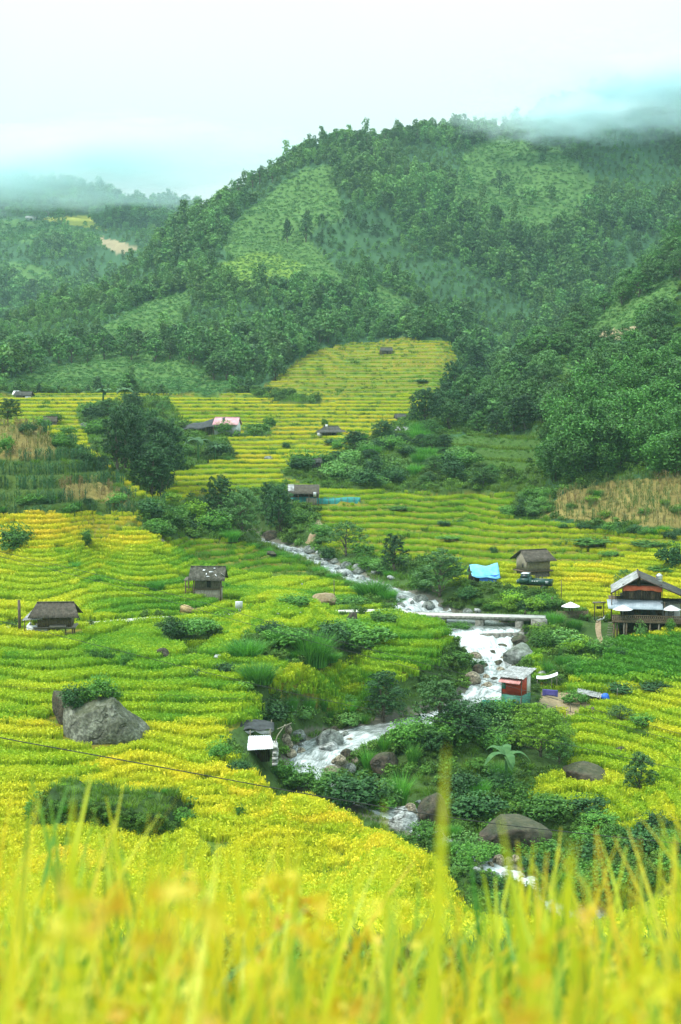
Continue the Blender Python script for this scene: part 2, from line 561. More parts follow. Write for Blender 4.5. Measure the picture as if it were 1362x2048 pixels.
RICE, SCRUB, FOREST, CLEAR, CORN, DRY, GREEN, DIRT, GTERR, FARF = range(10)
POLY = {
 'hillrice': [(498,794),(560,745),(610,712),(650,692),(740,684),(790,676),(900,681),(914,720),(905,765),(900,800),(640,812)],
 'maize': [(-900,840),(60,848),(140,880),(200,925),(270,990),(330,1010),(280,1024),(0,1029),(-900,1030)],
 'maize_dry1': [(-900,846),(70,850),(110,895),(112,905),(60,914),(-900,914)],
 'maize_dry2': [(120,968),(200,962),(268,1008),(130,992)],
 'righthill': [(560,940),(640,925),(700,890),(760,870),(830,835),(870,805),(905,760),(925,720),(970,700),(1050,630),(1240,520),(1362,430),(2400,200),(2400,1075),(1362,1073),(1200,1058),(1100,1045),(1010,1037),(1035,985),(950,985),(800,984),(660,978),(570,958)],
 'rdry': [(1060,1034),(1130,985),(1220,960),(1362,955),(2400,950),(2400,1062),(1362,1056),(1200,1047)],
 'rterr': [(840,880),(1085,858),(1090,925),(1040,945),(870,925),(800,930)],
 'rclear': [(1120,740),(1170,640),(1285,550),(1362,560),(1345,630),(1250,670),(1190,725),(1150,770)],
 'rbare': [(1180,690),(1205,664),(1290,648),(1330,632),(1300,660),(1215,700)],
 'gorge': [(440,1502),(455,1462),(490,1446),(720,1420),(750,1380),(850,1375),(940,1385),(1000,1400),(1090,1420),(1140,1440),(1150,1470),(1150,1530),(1100,1560),(1040,1600),(1120,1620),(1230,1660),(1362,1650),(2000,1640),(2000,1900),(900,1900),(900,1770),(850,1700),(760,1665),(690,1640),(600,1600),(540,1560),(450,1512)],
 'rslope': [(1065,1250),(1085,1225),(1220,1235),(1228,1280),(1190,1330),(1140,1375),(1100,1380),(1075,1330)],
 'greenrice': [(1200,1282),(2000,1270),(2000,1372),(1362,1375),(1160,1375),(1165,1345)],
 'yard': [(1050,1385),(1110,1380),(1180,1395),(1190,1420),(1110,1425),(1040,1420)],
 'bank2': [(800,1192),(860,1170),(930,1165),(1000,1170),(1060,1178),(1110,1185),(1150,1225),(1240,1235),(1240,1250),(1070,1236),(980,1236),(850,1230)],
 'isle1': [(450,1318),(480,1290),(600,1268),(720,1264),(765,1280),(760,1298),(650,1335),(600,1340),(550,1325)],
 'isle2': [(490,1380),(500,1362),(535,1362),(540,1380)],
 'isle3': [(310,1255),(420,1246),(436,1275),(330,1290)],
 'upper': [(330,1012),(450,990),(560,965),(640,1030),(650,1095),(740,1112),(850,1125),(930,1150),(860,1182),(800,1187),(700,1152),(600,1113),(480,1088),(400,1078),(290,1068),(270,1030)],
 'scrub': [(150,826),(220,806),(330,805),(370,850),(440,872),(470,915),(400,932),(340,945),(290,992),(230,950),(180,890)],
 'strip': [(500,790),(560,786),(640,800),(640,808),(570,808)],
 'shedscrub': [(480,868),(545,850),(540,872),(360,884),(360,870)],
 'm_clear': [(440,490),(480,430),(530,395),(600,340),(662,328),(675,385),(690,440),(640,450),(615,475),(650,515),(700,570),(690,598),(640,590),(560,550),(470,530)],
 'm_clear2': [(150,705),(210,650),(290,605),(380,580),(380,615),(330,690),(250,740),(150,745)],
 'm_clear3': [(900,400),(930,300),(1000,270),(1130,300),(1200,380),(1170,440),(1080,480),(1000,440)],
 'm_clear4': [(715,575),(760,565),(860,630),(960,650),(1010,680),(860,676),(770,655)],
 'm_lime': [(430,530),(520,500),(610,530),(600,575),(500,590),(420,570)],
 'm_terr': [(60,735),(320,700),(470,745),(490,775),(430,790),(0,785)],
 'm_bare': [(1330,320),(1400,320),(1400,345),(1340,345)],
 'f_rice': [(75,437),(180,430),(190,448),(215,462),(140,450)],
 'f_clear': [(-300,440),(70,440),(180,462),(230,490),(150,488),(-300,470)],
 'f_clear2': [(-300,530),(60,525),(150,560),(60,570),(-300,560)],
 'f_bare': [(200,475),(240,482),(275,497),(240,510),(205,490)],
}


def zones(x, y, z):
    px, py = proj(x, y, z)
    s = 14.0 / np.maximum(y, 60) * 100                       # ragged zone edges, about a metre or two
    px = px + (vnoise(x / 2.3, y / 2.3, 3) - .5) * s * .6
    py = py + (vnoise(x / 2.7, y / 2.7, 4) - .5) * s * .25
    Z = np.full(x.shape, RICE)

    def put(name, code, lo=0, hi=1e9):
        m = in_poly(px, py, POLY[name]) & (y > lo) & (y < hi)
        Z[m] = code
    mount = (y > 440) & ~(in_poly(px, py, POLY['hillrice']) & (y < 575))
    Z[mount] = FOREST
    hr = (y > 425) & (y < 600) & (py > 783) & (px < 930)
    Z[hr & (py > 786)] = RICE
    put('m_terr', CLEAR, 448, 560)
    put('m_clear', CLEAR, 480, 960); put('m_clear2', CLEAR, 480, 960); put('m_clear3', CLEAR, 600, 1010); put('m_clear4', CLEAR, 560, 760)
    put('m_lime', CLEAR, 480, 960)
    put('f_clear', CLEAR, 1100); put('f_clear2', CLEAR, 1000); put('f_rice', FARF, 1100); put('f_bare', DIRT, 1100)
    put('righthill', FOREST, 224, 520)
    m = in_poly(px, py, POLY['righthill']) & (y > 224) & (y < 520) & (py > 930) & (px < 1090); Z[m] = SCRUB
    m = in_poly(px, py, POLY['righthill']) & (y > 224) & (y < 330) & (px < 880); Z[m] = SCRUB
    put('rterr', GTERR, 260, 352); put('rdry', DRY, 215, 262); put('rclear', CLEAR, 330, 470); put('rbare', DIRT, 330, 440)
    put('maize', CORN, 200, 262); put('maize_dry1', DRY, 200, 262); put('maize_dry2', DRY, 200, 262)
    put('gorge', SCRUB, 98, 172); put('greenrice', GREEN, 140, 185); put('rslope', SCRUB, 140, 200); put('bank2', SCRUB, 180, 214)
    edge = np.interp(px, [300, 400, 600, 750, 850, 1000], [133, 124, 118, 111.5, 109, 106])
    Z[(px > 470) & (px < 1000) & (y > edge) & (y < 136) & (py > 1480)] = SCRUB
    put('isle1', SCRUB, 130, 185); put('isle2', SCRUB, 120, 160); put('isle3', SCRUB, 150, 185); put('yard', DIRT, 140, 170)
    put('upper', SCRUB, 196, 285); put('scrub', SCRUB, 240, 420); put('strip', SCRUB, 380, 470); put('shedscrub', SCRUB, 330, 420)
    Z[y < 45] = SCRUB
    return Z, px, py


PLOT = {}


def ground_full(x, y):
    """height, zone, riser fraction, plot id"""
    x = np.asarray(x, float).ravel(); y = np.asarray(y, float).ravel()
    h = base_h(x, y)
    h = h + smooth(500, 800, y) * ((fbm(x / 90, y / 90, 31, 4) - .5) * 24) + smooth(440, 520, y) * (fbm(x / 30, y / 30, 33, 3) - .5) * 5
    Z, px, py = zones(x, y, h)
    ds, zs, ws = near_line(x, y, SP)
    dr, zr, wr = near_line(x, y, RP)
    # plots: long strips along the contour, each with its own level
    cy_ = 12.0; cx_ = 34.0
    yy = y + (vnoise(x / 11, y / 11, 8) - .5) * 7
    row = np.floor(yy / cy_)
    xx = x + _hash(row, row * 0 + 3, 2) * 40 + (vnoise(x / 9, y / 9, 9) - .5) * 4
    colm = np.floor(xx / cx_)
    pid = _hash(row, colm, 5); pid0 = pid
    step = np.where(y < 119, .25, np.where(y < 134, .36, np.where(y < 215, .45, np.where(y < 330, .75, np.where(y < 430, .95, 1.5)))))
    hill = in_poly(px, py, POLY['hillrice']) & (y > 430)
    step = np.where(hill, 1.45, step)
    strips = (px < 292) & (px > -600) & (y > 203) & (y < 223) & (py > 1018) & (py < 1092)
    step = np.where(strips, .62, step)
    g = h + np.where(strips, 0, 1) * (fbm(x / 24, y / 17, 12, 3) - .5) * np.where(y < 134, .7, np.where(y < 330, 1.2, 2.0)) + np.where(hill | strips, 0, (pid - .5) * step * np.where(y < 134, .3, .6))
    q = g / step
    fl = np.floor(q); fr = q - fl
    pid = _hash(fl, colm + row * 31, 6)
    rs = .80
    zt = (fl + smooth(rs, 1.0, fr)) * step
    T = np.isin(Z, (RICE, GREEN, GTERR, CORN)) & (y > 45)
    Tm = T.astype(float)
    wgt = Tm * smooth(45, 50, y)
    corn = (Z == CORN)
    if corn.any():
        qq = h[corn] / 2.0; f2 = np.floor(qq); r2 = qq - f2
        zt[corn] = (f2 + smooth(.55, 1, r2)) * 2.0; fr[corn] = r2
    gt = (Z == GTERR)
    if gt.any():
        qq = (h[gt] + (fbm(x[gt] / 20, y[gt] / 20, 5) - .5) * .8) / 2.1; f2 = np.floor(qq); r2 = qq - f2
        zt[gt] = (f2 + smooth(.6, 1, r2)) * 2.1; fr[gt] = r2
    z = h * (1 - wgt) + zt * wgt
    rough = np.isin(Z, (SCRUB, FOREST, CLEAR)) & (y > 45)
    z = z + np.where(rough, (fbm(x / 3.5, y / 3.5, 21, 3) - .5) * np.minimum(1.2 * y / 140, 4), 0)
    # overgrown mound standing in the near field
    mx_ = (x + 18.4 + (vnoise(x / 1.5, y / 1.5, 51) - .5) * 1.2) / 5.4; my_ = (y - 112.2 - (vnoise(x / 1.7, y / 1.7, 52) - .5) * 1.6) / 3.2
    md = (np.abs(mx_) ** 3.2 + np.abs(my_) ** 3.2) ** (1 / 3.2)
    mound = 1 - smooth(.86, 1.08, md)
    z = z + mound * (1.9 + (vnoise(x / 2.2, y / 2.2, 53) - .5) * .8)
    Z = np.where(md < 1.22, SCRUB, Z)
    # road bench
    k = 1 - smooth(1.3, 3.2, dr); k = np.where(y > 300, 0, k)
    z = z * (1 - k) + zr * k
    Z = np.where((dr < 1.9) & (y < 300), SCRUB, Z)
    # stream bed
    bank = 3.2 + 2.6 * vnoise(x / 6, y / 6, 61)
    k = 1 - smooth(0, 1, (ds - ws) / bank)
    bed = zs - .45 * (1 - smooth(.7, 1.25, ds / np.maximum(ws, .1))) + .1
    k = np.where(ds < ws, 1.0, k); k = np.where(y < 80, 0, k)
    z = z * (1 - k) + bed * k
    Z = np.where((ds < ws + bank * .75) & (y > 80), SCRUB, Z)
    return z, Z, fr, pid, px, py, ds - ws, md, dr


# grid: columns of constant x/y, rows of constant y
Uc = np.concatenate([np.linspace(-.75, -.30, 26)[:-1], np.arange(-.30, .3001, .00115), np.linspace(.30, .75, 26)[1:]])


def _geo(a, b, r):
    n = max(2, int(math.log(b / a) / r) + 1)
    return np.exp(np.linspace(math.log(a), math.log(b), n))


Yr = np.concatenate([_geo(.5, 80, .09)[:-1], _geo(80, 300, .0032)[:-1], _geo(300, 620, .0038)[:-1], _geo(620, 1750, .0065)])
GU, GY = np.meshgrid(Uc, Yr)
GX = GU * GY
gz, gZ, gfr, gpid, gpx, gpy, gds, gmd, gdr = ground_full(GX, GY)
GH = gz.reshape(GX.shape)
GZ = gZ.reshape(GX.shape)


def ht(x, y):
    """ground height by bilinear look-up"""
    x = np.asarray(x, float); y = np.asarray(y, float)
    i = np.clip(np.searchsorted(Yr, y) - 1, 0, len(Yr) - 2)
    u = x / y
    j = np.clip(np.searchsorted(Uc, u) - 1, 0, len(Uc) - 2)
    fy = np.clip((y - Yr[i]) / (Yr[i + 1] - Yr[i]), 0, 1); fx = np.clip((u - Uc[j]) / (Uc[j + 1] - Uc[j]), 0, 1)
    return (GH[i, j] * (1 - fx) + GH[i, j + 1] * fx) * (1 - fy) + (GH[i + 1, j] * (1 - fx) + GH[i + 1, j + 1] * fx) * fy


_YS = _geo(82, 1740, .0012)


def hit(px, py):
    """the ground point seen at a photo position"""
    a, b, c = ray(px, py)
    x = a / b * _YS; zr_ = c / b * _YS
    g = ht(x, _YS)
    m = np.nonzero(g >= zr_)[0]
    if len(m) == 0: return None
    k = max(m[0], 1)
    d0 = zr_[k - 1] - g[k - 1]; d1 = g[k] - zr_[k]
    t = d0 / (d0 + d1 + 1e-9)
    Y = _YS[k - 1] + t * (_YS[k] - _YS[k - 1])
    return Vector((a / b * Y, Y, float(ht(a / b * Y, Y))))


def mpp(p):
    return p.y / F                                            # metres per photo pixel at a point


# ground colours: earth and low growth under the plants
cols = np.array([[.17, .15, .018], [.045, .085, .02], [.035, .085, .035], [.07, .14, .035], [.06, .10, .02], [.20, .16, .05], [.06, .16, .02], [.27, .21, .125], [.05, .10, .02], [.30, .29, .04]])
gc = cols[gZ].copy()
rice = np.isin(gZ, (RICE, GREEN))
ris = rice & (gfr > .74)
gc[ris] = np.array([.10, .15, .02])
gc[(gZ == CLEAR) & in_poly(gpx, gpy, POLY['m_lime'])] = (.12, .20, .03)
gc[(gds < 1.2) & (GY.ravel() > 80)] = (.12, .115, .09)
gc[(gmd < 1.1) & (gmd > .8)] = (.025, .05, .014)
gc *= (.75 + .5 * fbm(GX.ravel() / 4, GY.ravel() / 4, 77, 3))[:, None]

mg, t, o = new_mat('earth_and_turf')
a = N(t, 'ShaderNodeAttribute', attribute_name='gcol')
n1 = noise_tex(t, 1.7, 6, .65)
k = mth(t, 'ADD', mth(t, 'MULTIPLY', n1, 1.1), .45)
vm = t.nodes.new('ShaderNodeVectorMath'); vm.operation = 'SCALE'
t.links.new(a.outputs['Color'], vm.inputs[0]); t.links.new(k, vm.inputs['Scale'])
p = N(t, 'ShaderNodeBsdfPrincipled', Roughness=.9); p.inputs['Specular IOR Level'].default_value = .1
t.links.new(vm.outputs[0], p.inputs['Base Color'])
t.links.new(bump(t, n1, .8, .25), p.inputs['Normal'])
t.links.new(p.outputs[0], o.inputs[0])

nrow, ncol = GX.shape


def sheet_rows(name, r0, r1):
    r = np.arange(r0, r1)
    V = np.stack([GX[r0:r1 + 1].ravel(), GY[r0:r1 + 1].ravel(), GH[r0:r1 + 1].ravel()], 1)
    i, j = np.meshgrid(np.arange(r1 - r0), np.arange(ncol - 1), indexing='ij')
    b_ = (i * ncol + j).ravel()
    Q = np.stack([b_, b_ + 1, b_ + ncol + 1, b_ + ncol], 1).astype(np.int32)
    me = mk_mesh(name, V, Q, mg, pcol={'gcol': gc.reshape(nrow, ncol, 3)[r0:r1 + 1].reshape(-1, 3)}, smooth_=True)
    return link(name, me, kind='structure')


r1 = int(np.searchsorted(Yr, 455)); r2 = int(np.searchsorted(Yr, 1130))
sheet_rows('ground', 0, r1)
sheet_rows('mountain', r1, r2)
sheet_rows('far_mountain', r2, nrow - 1)
# ------------------------------------------------------------------ foliage meshes
def leaves(C, Nn, size, asp=.55, rng=RNG):
    """diamond leaves at C facing Nn"""
    n = len(C)
    Nn = Nn / (np.linalg.norm(Nn, axis=1, keepdims=True) + 1e-9)
    r = rng.normal(size=(n, 3))
    tt = np.cross(Nn, r); tt /= np.linalg.norm(tt, axis=1, keepdims=True) + 1e-9
    bb = np.cross(Nn, tt)
    s = np.asarray(size).reshape(-1, 1) * np.ones((n, 1))
    V = np.stack([C - tt * s, C + bb * s * asp + Nn * s * .12, C + tt * s, C - bb * s * asp + Nn * s * .12], 1).reshape(-1, 3)
    Q = np.arange(4 * n).reshape(n, 4).astype(np.int32)
    return V, Q


def cloud(rng, lobes, n, size, shell=.5, upb=.5, asp=.55, clump=0):
    """leaf cloud over ellipsoid lobes [(cx,cy,cz,rx,ry,rz)]"""
    L = np.array(lobes, float)
    area = (L[:, 3] * L[:, 4] + L[:, 4] * L[:, 5] + L[:, 3] * L[:, 5])
    pick = rng.choice(len(L), n, p=area / area.sum())
    d = rng.normal(size=(n, 3)); d /= np.linalg.norm(d, axis=1, keepdims=True)
    d[:, 2] = np.where(d[:, 2] < -.5, -d[:, 2], d[:, 2])
    if clump:                                                    # gather leaves round twig ends
        kd = rng.normal(size=(clump, 3)); kd /= np.linalg.norm(kd, axis=1, keepdims=True)
        ki = np.argmax(d @ kd.T, axis=1)
        f = rng.uniform(.25, .75, n)[:, None]
        d = d * (1 - f) + kd[ki] * f; d /= np.linalg.norm(d, axis=1, keepdims=True)
        bulge = rng.uniform(.82, 1.18, (len(L), clump))[pick, ki]
    else:
        bulge = np.ones(n)
    r = (1 - shell * rng.random(n) ** 1.6) * bulge
    C = L[pick, :3] + d * L[pick, 3:6] * r[:, None]
    nn = d * .7 + rng.normal(size=(n, 3)) * .55 + np.array([0, 0, upb])
    V, Q = leaves(C, nn, size * rng.uniform(.65, 1.25, n), asp, rng)
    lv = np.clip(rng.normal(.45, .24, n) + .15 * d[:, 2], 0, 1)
    return V, Q, lv


def blades(rng, B, H, Wd, lean, seg=3, az=None, curve=1.0):
    """curved blades from base points"""
    n = len(B)
    az = rng.uniform(0, 2 * math.pi, n) if az is None else az
    dx, dy = np.cos(az), np.sin(az)
    a2 = az + rng.uniform(-1.2, 1.2, n) + math.pi / 2
    sx, sy = np.cos(a2), np.sin(a2)
    V = []
    for k in range(seg + 1):
        f = k / seg
        wf = Wd * (1 - f ** 1.5 * .92) * .5
        off = lean * H * f ** (1 + curve)
        z = H * (f - .35 * lean * f ** 2)
        c = np.stack([B[:, 0] + dx * off, B[:, 1] + dy * off, B[:, 2] + z], 1)
        s = np.stack([sx * wf, sy * wf, sx * 0], 1)
        V += [c - s, c + s]
    V = np.stack(V, 1)                                           # n, 2(seg+1), 3
    Q = []
    for k in range(seg):
        Q.append(np.stack([2 * k + np.zeros(n), 2 * k + 1 + np.zeros(n), 2 * k + 3 + np.zeros(n), 2 * k + 2 + np.zeros(n)], 1) + (np.arange(n) * 2 * (seg + 1))[:, None])
    Q = np.stack(Q, 1).reshape(-1, 4).astype(np.int32)
    return V.reshape(-1, 3), Q, np.repeat(rng.random(n), seg)


def merge(*parts):
    Vs, Qs, ls = [], [], []; o = 0
    for V, Q, l in parts:
        Vs.append(V); Qs.append(Q + o); ls.append(l); o += len(V)
    return np.concatenate(Vs), np.concatenate(Qs), np.concatenate(ls)


def leaf_mesh(name, parts, mat):
    V, Q, l = merge(*parts) if isinstance(parts, list) else parts
    return mk_mesh(name, V, Q, mat, fattr={'lv': l})


def trunk_quads(pts, rs, n=6):
    """tapered limb as quads (for joining into one array)"""
    mb = MB(); mb.tube(pts, rs, n, cap=False)
    return np.array(mb.V), np.array(mb.Q, np.int32), np.zeros(len(mb.Q))


M = {}
M['rice'], t, o = new_mat('rice_leaf_and_grain')
ti = N(t, 'ShaderNodeAttribute', attribute_name='tint'); ti.attribute_type = 'INSTANCER'
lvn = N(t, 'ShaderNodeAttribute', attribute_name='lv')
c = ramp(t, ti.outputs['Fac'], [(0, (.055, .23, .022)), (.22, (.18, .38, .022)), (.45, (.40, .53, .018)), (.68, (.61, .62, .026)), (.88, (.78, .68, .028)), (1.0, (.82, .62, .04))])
c2 = mixc(t, 1.0, c, (.52, .68, .62), 'MULTIPLY')  # tone of the blade feet: greener stems, with self-shadow put into the colour
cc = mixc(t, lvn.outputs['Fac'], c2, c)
p = N(t, 'ShaderNodeBsdfPrincipled', Roughness=.6); p.inputs['Specular IOR Level'].default_value = .2
t.links.new(cc, p.inputs['Base Color'])
tr = t.nodes.new('ShaderNodeBsdfTranslucent'); t.links.new(cc, tr.inputs[0])
ms = t.nodes.new('ShaderNodeMixShader'); ms.inputs[0].default_value = .35
t.links.new(p.outputs[0], ms.inputs[1]); t.links.new(tr.outputs[0], ms.inputs[2]); t.links.new(ms.outputs[0], o.inputs[0])

M['bush'] = leaf_mat('shrub_leaf', (0.022, 0.099, 0.019), (0.133, 0.319, 0.037), .2)
M['bush_dark'] = leaf_mat('dark_leaf', (0.007, 0.039, 0.014), (0.051, 0.147, 0.031), .12)
M['bush_pale'] = leaf_mat('pale_leaf', (0.057, 0.162, 0.046), (0.186, 0.382, 0.082), .22)
M['bush_lime'] = leaf_mat('lime_leaf', (0.076, 0.183, 0.015), (0.275, 0.479, 0.029), .28)
M['treeleaf'] = leaf_mat('tree_leaf', (0.011, 0.066, 0.018), (0.098, 0.251, 0.037), .14, (.6, 1.45), hue=(0.069, 0.152, 0.041))
M['bamboo'] = leaf_mat('bamboo_leaf', (0.008, 0.056, 0.012), (0.120, 0.310, 0.046), .14, (.65, 1.4), hue=(0.056, 0.163, 0.029))
M['grass'] = leaf_mat('long_grass', (0.034, 0.161, 0.025), (0.144, 0.390, 0.046), .28)
M['s_under'] = leaf_mat('undergrowth_leaf', (0.021, 0.086, 0.015), (0.120, 0.262, 0.030), .22, (.55, 1.4), inst=True, hue=(0.096, 0.171, 0.017))
M['s_grass'] = leaf_mat('bank_grass', (0.039, 0.130, 0.016), (0.143, 0.301, 0.031), .28, (.55, 1.3), inst=True, hue=(0.133, 0.208, 0.016))
M['s_forest'] = leaf_mat('forest_leaf', (.016, .075, .028), (.105, .265, .062), .2, (.45, 1.55), inst=True, hue=(.12, .23, .045))
M['s_meadow'] = leaf_mat('meadow_leaf', (.05, .16, .045), (.10, .26, .07), .25, (.8, 1.15), inst=True, hue=(.10, .21, .045))
M['corn_g'] = leaf_mat('maize_leaf', (.016, .07, .028), (.085, .21, .075), .2, (.75, 1.25), inst=True)
M['corn_d'] = leaf_mat('dry_maize_leaf', (.15, .10, .045), (.42, .30, .14), .25, (.65, 1.25), inst=True, hue=(.06, .17, .025))
M['bark'] = plain_mat('bark', (.05, .04, .03), (.16, .13, .10), 6, .9, stretch=(1, 1, .25), bmp=.6)
M['banana'] = leaf_mat('banana_leaf', (.02, .08, .02), (.07, .16, .045), .2)


# ------------------------------------------------------------------ scatter with geometry nodes (only for what nobody could count)
def src(name, me):
    return bpy.data.objects.new(name, me)


def scatter(name, P, rz, scl, tint, vi, variants, tilt=None):
    n = len(P)
    if n == 0: return
    rot = np.zeros((n, 3)); rot[:, 2] = rz
    if tilt is not None: rot[:, :2] = tilt
    if np.ndim(scl) == 1: scl = np.stack([scl, scl, scl], 1)
    me = bpy.data.meshes.new(name)
    me.vertices.add(n); me.vertices.foreach_set('co', np.asarray(P, np.float32).ravel())
    for k, v in (('rot', rot), ('scl', scl)):
        a = me.attributes.new(k, 'FLOAT_VECTOR', 'POINT'); a.data.foreach_set('vector', np.asarray(v, np.float32).ravel())
    a = me.attributes.new('tint', 'FLOAT', 'POINT'); a.data.foreach_set('value', np.asarray(tint, np.float32))
    a = me.attributes.new('vi', 'INT', 'POINT'); a.data.foreach_set('value', np.asarray(vi, np.int32))
    ob = link(name, me, kind='stuff')
    g = bpy.data.node_groups.new(name, 'GeometryNodeTree')
    g.interface.new_socket('Geometry', in_out='INPUT', socket_type='NodeSocketGeometry')
    g.interface.new_socket('Geometry', in_out='OUTPUT', socket_type='NodeSocketGeometry')
    gi = g.nodes.new('NodeGroupInput'); go = g.nodes.new('NodeGroupOutput')
    iop = g.nodes.new('GeometryNodeInstanceOnPoints')
    jn = g.nodes.new('GeometryNodeJoinGeometry')
    for v in variants:
        oi = g.nodes.new('GeometryNodeObjectInfo'); oi.inputs['Object'].default_value = v
        oi.inputs['As Instance'].default_value = False
        gt = g.nodes.new('GeometryNodeGeometryToInstance')
        g.links.new(oi.outputs['Geometry'], gt.inputs[0]); g.links.new(gt.outputs[0], jn.inputs[0])

    def at(nm, tp):
        q = g.nodes.new('GeometryNodeInputNamedAttribute'); q.data_type = tp; q.inputs['Name'].default_value = nm
        return q.outputs['Attribute']
    g.links.new(gi.outputs[0], iop.inputs['Points'])
    g.links.new(jn.outputs[0], iop.inputs['Instance'])
    iop.inputs['Pick Instance'].default_value = True
    g.links.new(at('vi', 'INT'), iop.inputs['Instance Index'])
    e2r = g.nodes.new('FunctionNodeEulerToRotation')
    g.links.new(at('rot', 'FLOAT_VECTOR'), e2r.inputs[0]); g.links.new(e2r.outputs[0], iop.inputs['Rotation'])
    g.links.new(at('scl', 'FLOAT_VECTOR'), iop.inputs['Scale'])
    g.links.new(iop.outputs[0], go.inputs[0])
    md = ob.modifiers.new('scatter', 'NODES'); md.node_group = g
    return ob


def fan_points(y0, y1, sp, umax, rng, grow=0.0, jit=1.0):
    """jittered points over the fan; spacing sp (grows with distance if grow)"""
    X, Y = [], []
    y = y0
    while y < y1:
        s = sp * (1 + grow * (y - y0) / y0)
        x = np.arange(-umax * y, umax * y, s)
        X.append(x + rng.uniform(-.5, .5, len(x)) * s * jit); Y.append(y + rng.uniform(-.5, .5, len(x)) * s * jit)
        y += s
    return np.concatenate(X), np.concatenate(Y)


CLEARED = []                                                    # (x, y, r) kept free of crops and weeds
UNDER_R = []


def cleared(x, y):
    m = np.zeros(len(x), bool)
    for a, b, r in CLEARED:
        m |= (x - a) ** 2 + (y - b) ** 2 < r * r
    return m


# ------------------------------------------------------------------ kinds of plants built once
def limb(rng, a, b, r0, r1, k=4, wob=.06):
    a = np.array(a, float); b = np.array(b, float); L = np.linalg.norm(b - a)
    pts = [a + (b - a) * (i / k) + (rng.normal(size=3) * wob * L * (0 < i < k)) for i in range(k + 1)]
    return [tuple(p) for p in pts], [r0 + (r1 - r0) * i / k for i in range(k + 1)]


def make_tree(seed, H=8.0, W=6.0, nl=9, leaf=.22, n=2200, base=.3, mat='treeleaf', flat=.75, clump=14, squash=1.0):
    """tree of real size: trunk mesh with limbs, crown mesh"""
    r = np.random.default_rng(seed)
    lobes = []
    mb = MB()
    top = (r.normal() * .3, r.normal() * .3, H * .8)
    pts, rs = limb(r, (0, 0, -.4), top, H * .028, H * .008, 6, .02)
    mb.tube(pts, rs, 7)
    for i in range(nl):
        f = i / max(nl - 1, 1)
        zc = H * (base + (1 - base) * (.18 + .72 * f))
        rad = W * .5 * (1 - .55 * max(0, (f - .35) / .65) ** 1.4) * r.uniform(.45, .8)
        an = i * 2.4 + r.uniform(-.5, .5)
        s = W * r.uniform(.19, .30) * squash
        if i == nl - 1: rad *= .2
        c_ = (rad * math.cos(an), rad * math.sin(an), zc)
        lobes.append((*c_, s, s, s * flat))
        k = min(5, max(1, int(6 * (zc / H) * .7)))
        p2, r2 = limb(r, pts[k], (c_[0] * .9, c_[1] * .9, c_[2] - s * .2), H * .012, H * .003, 3, .06)
        mb.tube(p2, r2, 5)
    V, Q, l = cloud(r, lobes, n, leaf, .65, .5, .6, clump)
    return mb.mesh('trunk', M['bark']), mk_mesh('crown', V, Q, M[mat], fattr={'lv': l})


def make_bamboo(seed, H=9.0, n=1500, leaf=.3, mat='bamboo', culms=9, W=2.2):
    """clump of plume-like stems"""
    r = np.random.default_rng(seed)
    mb = MB(); Cs = []; Ns = []
    for i in range(culms):
        an = r.uniform(0, 6.28); h = H * r.uniform(.6, 1.0); ou = W * r.uniform(.1, .7)
        b = (r.normal() * .35, r.normal() * .35, -.3)
        pts = [(b[0] + math.cos(an) * ou * f ** 2, b[1] + math.sin(an) * ou * f ** 2, h * (f - .10 * f ** 4)) for f in np.linspace(0, 1, 6)]
        mb.tube(pts, list(np.linspace(.07, .02, 6)), 5)
        m = n // culms
        f = r.uniform(.22, 1.0, m)
        P = np.stack([np.interp(f, np.linspace(0, 1, 6), [q[k] for q in pts]) for k in range(3)], 1)
        wd = W * .42 * (np.sin(np.clip(f, 0, 1) * math.pi * .93) ** .6) * .62 + .12
        cl = np.floor(f * 8) + i * 13
        jit = np.stack([np.sin(cl * 12.9) , np.sin(cl * 78.2), np.sin(cl * 37.7) * .6], 1) * .35
        Cs.append(P + (r.normal(size=(m, 3)) * .55 + jit) * wd[:, None])
        Ns.append(r.normal(size=(m, 3)) * .6 + np.array([0, 0, .6]))
    C_ = np.concatenate(Cs)
    V, Q = leaves(C_, np.concatenate(Ns), leaf * r.uniform(.6, 1.2, len(C_)), .42, r)
    return mb.mesh('culms', M['bark']), mk_mesh('foliage', V, Q, M[mat], fattr={'lv': np.clip(r.normal(.5, .25, len(C_)), 0, 1)})


def make_bush(seed, leaf=.10, n=1500, nl=6, mat='bush', asp=.55, clump=16, stems=True):
    """rounded shrub about 2 m across, 1.5 m high"""
    r = np.random.default_rng(seed)
    lobes = [(0, 0, .62, .72, .72, .66)]
    for i in range(nl):
        an = i * 2.4 + r.uniform(-.4, .4); rd = r.uniform(.35, .72); s = r.uniform(.26, .46)
        lobes.append((rd * math.cos(an), rd * math.sin(an), r.uniform(.3, 1.05), s, s, s * r.uniform(.75, 1.1)))
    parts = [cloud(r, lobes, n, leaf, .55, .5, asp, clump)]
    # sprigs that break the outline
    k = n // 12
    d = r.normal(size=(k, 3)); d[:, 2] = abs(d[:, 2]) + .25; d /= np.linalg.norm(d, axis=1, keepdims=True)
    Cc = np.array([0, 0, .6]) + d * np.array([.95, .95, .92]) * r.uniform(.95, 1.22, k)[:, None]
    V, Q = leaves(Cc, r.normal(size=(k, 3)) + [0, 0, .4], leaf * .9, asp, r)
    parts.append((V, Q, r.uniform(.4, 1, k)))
    return leaf_mesh('shrub', parts, M[mat])


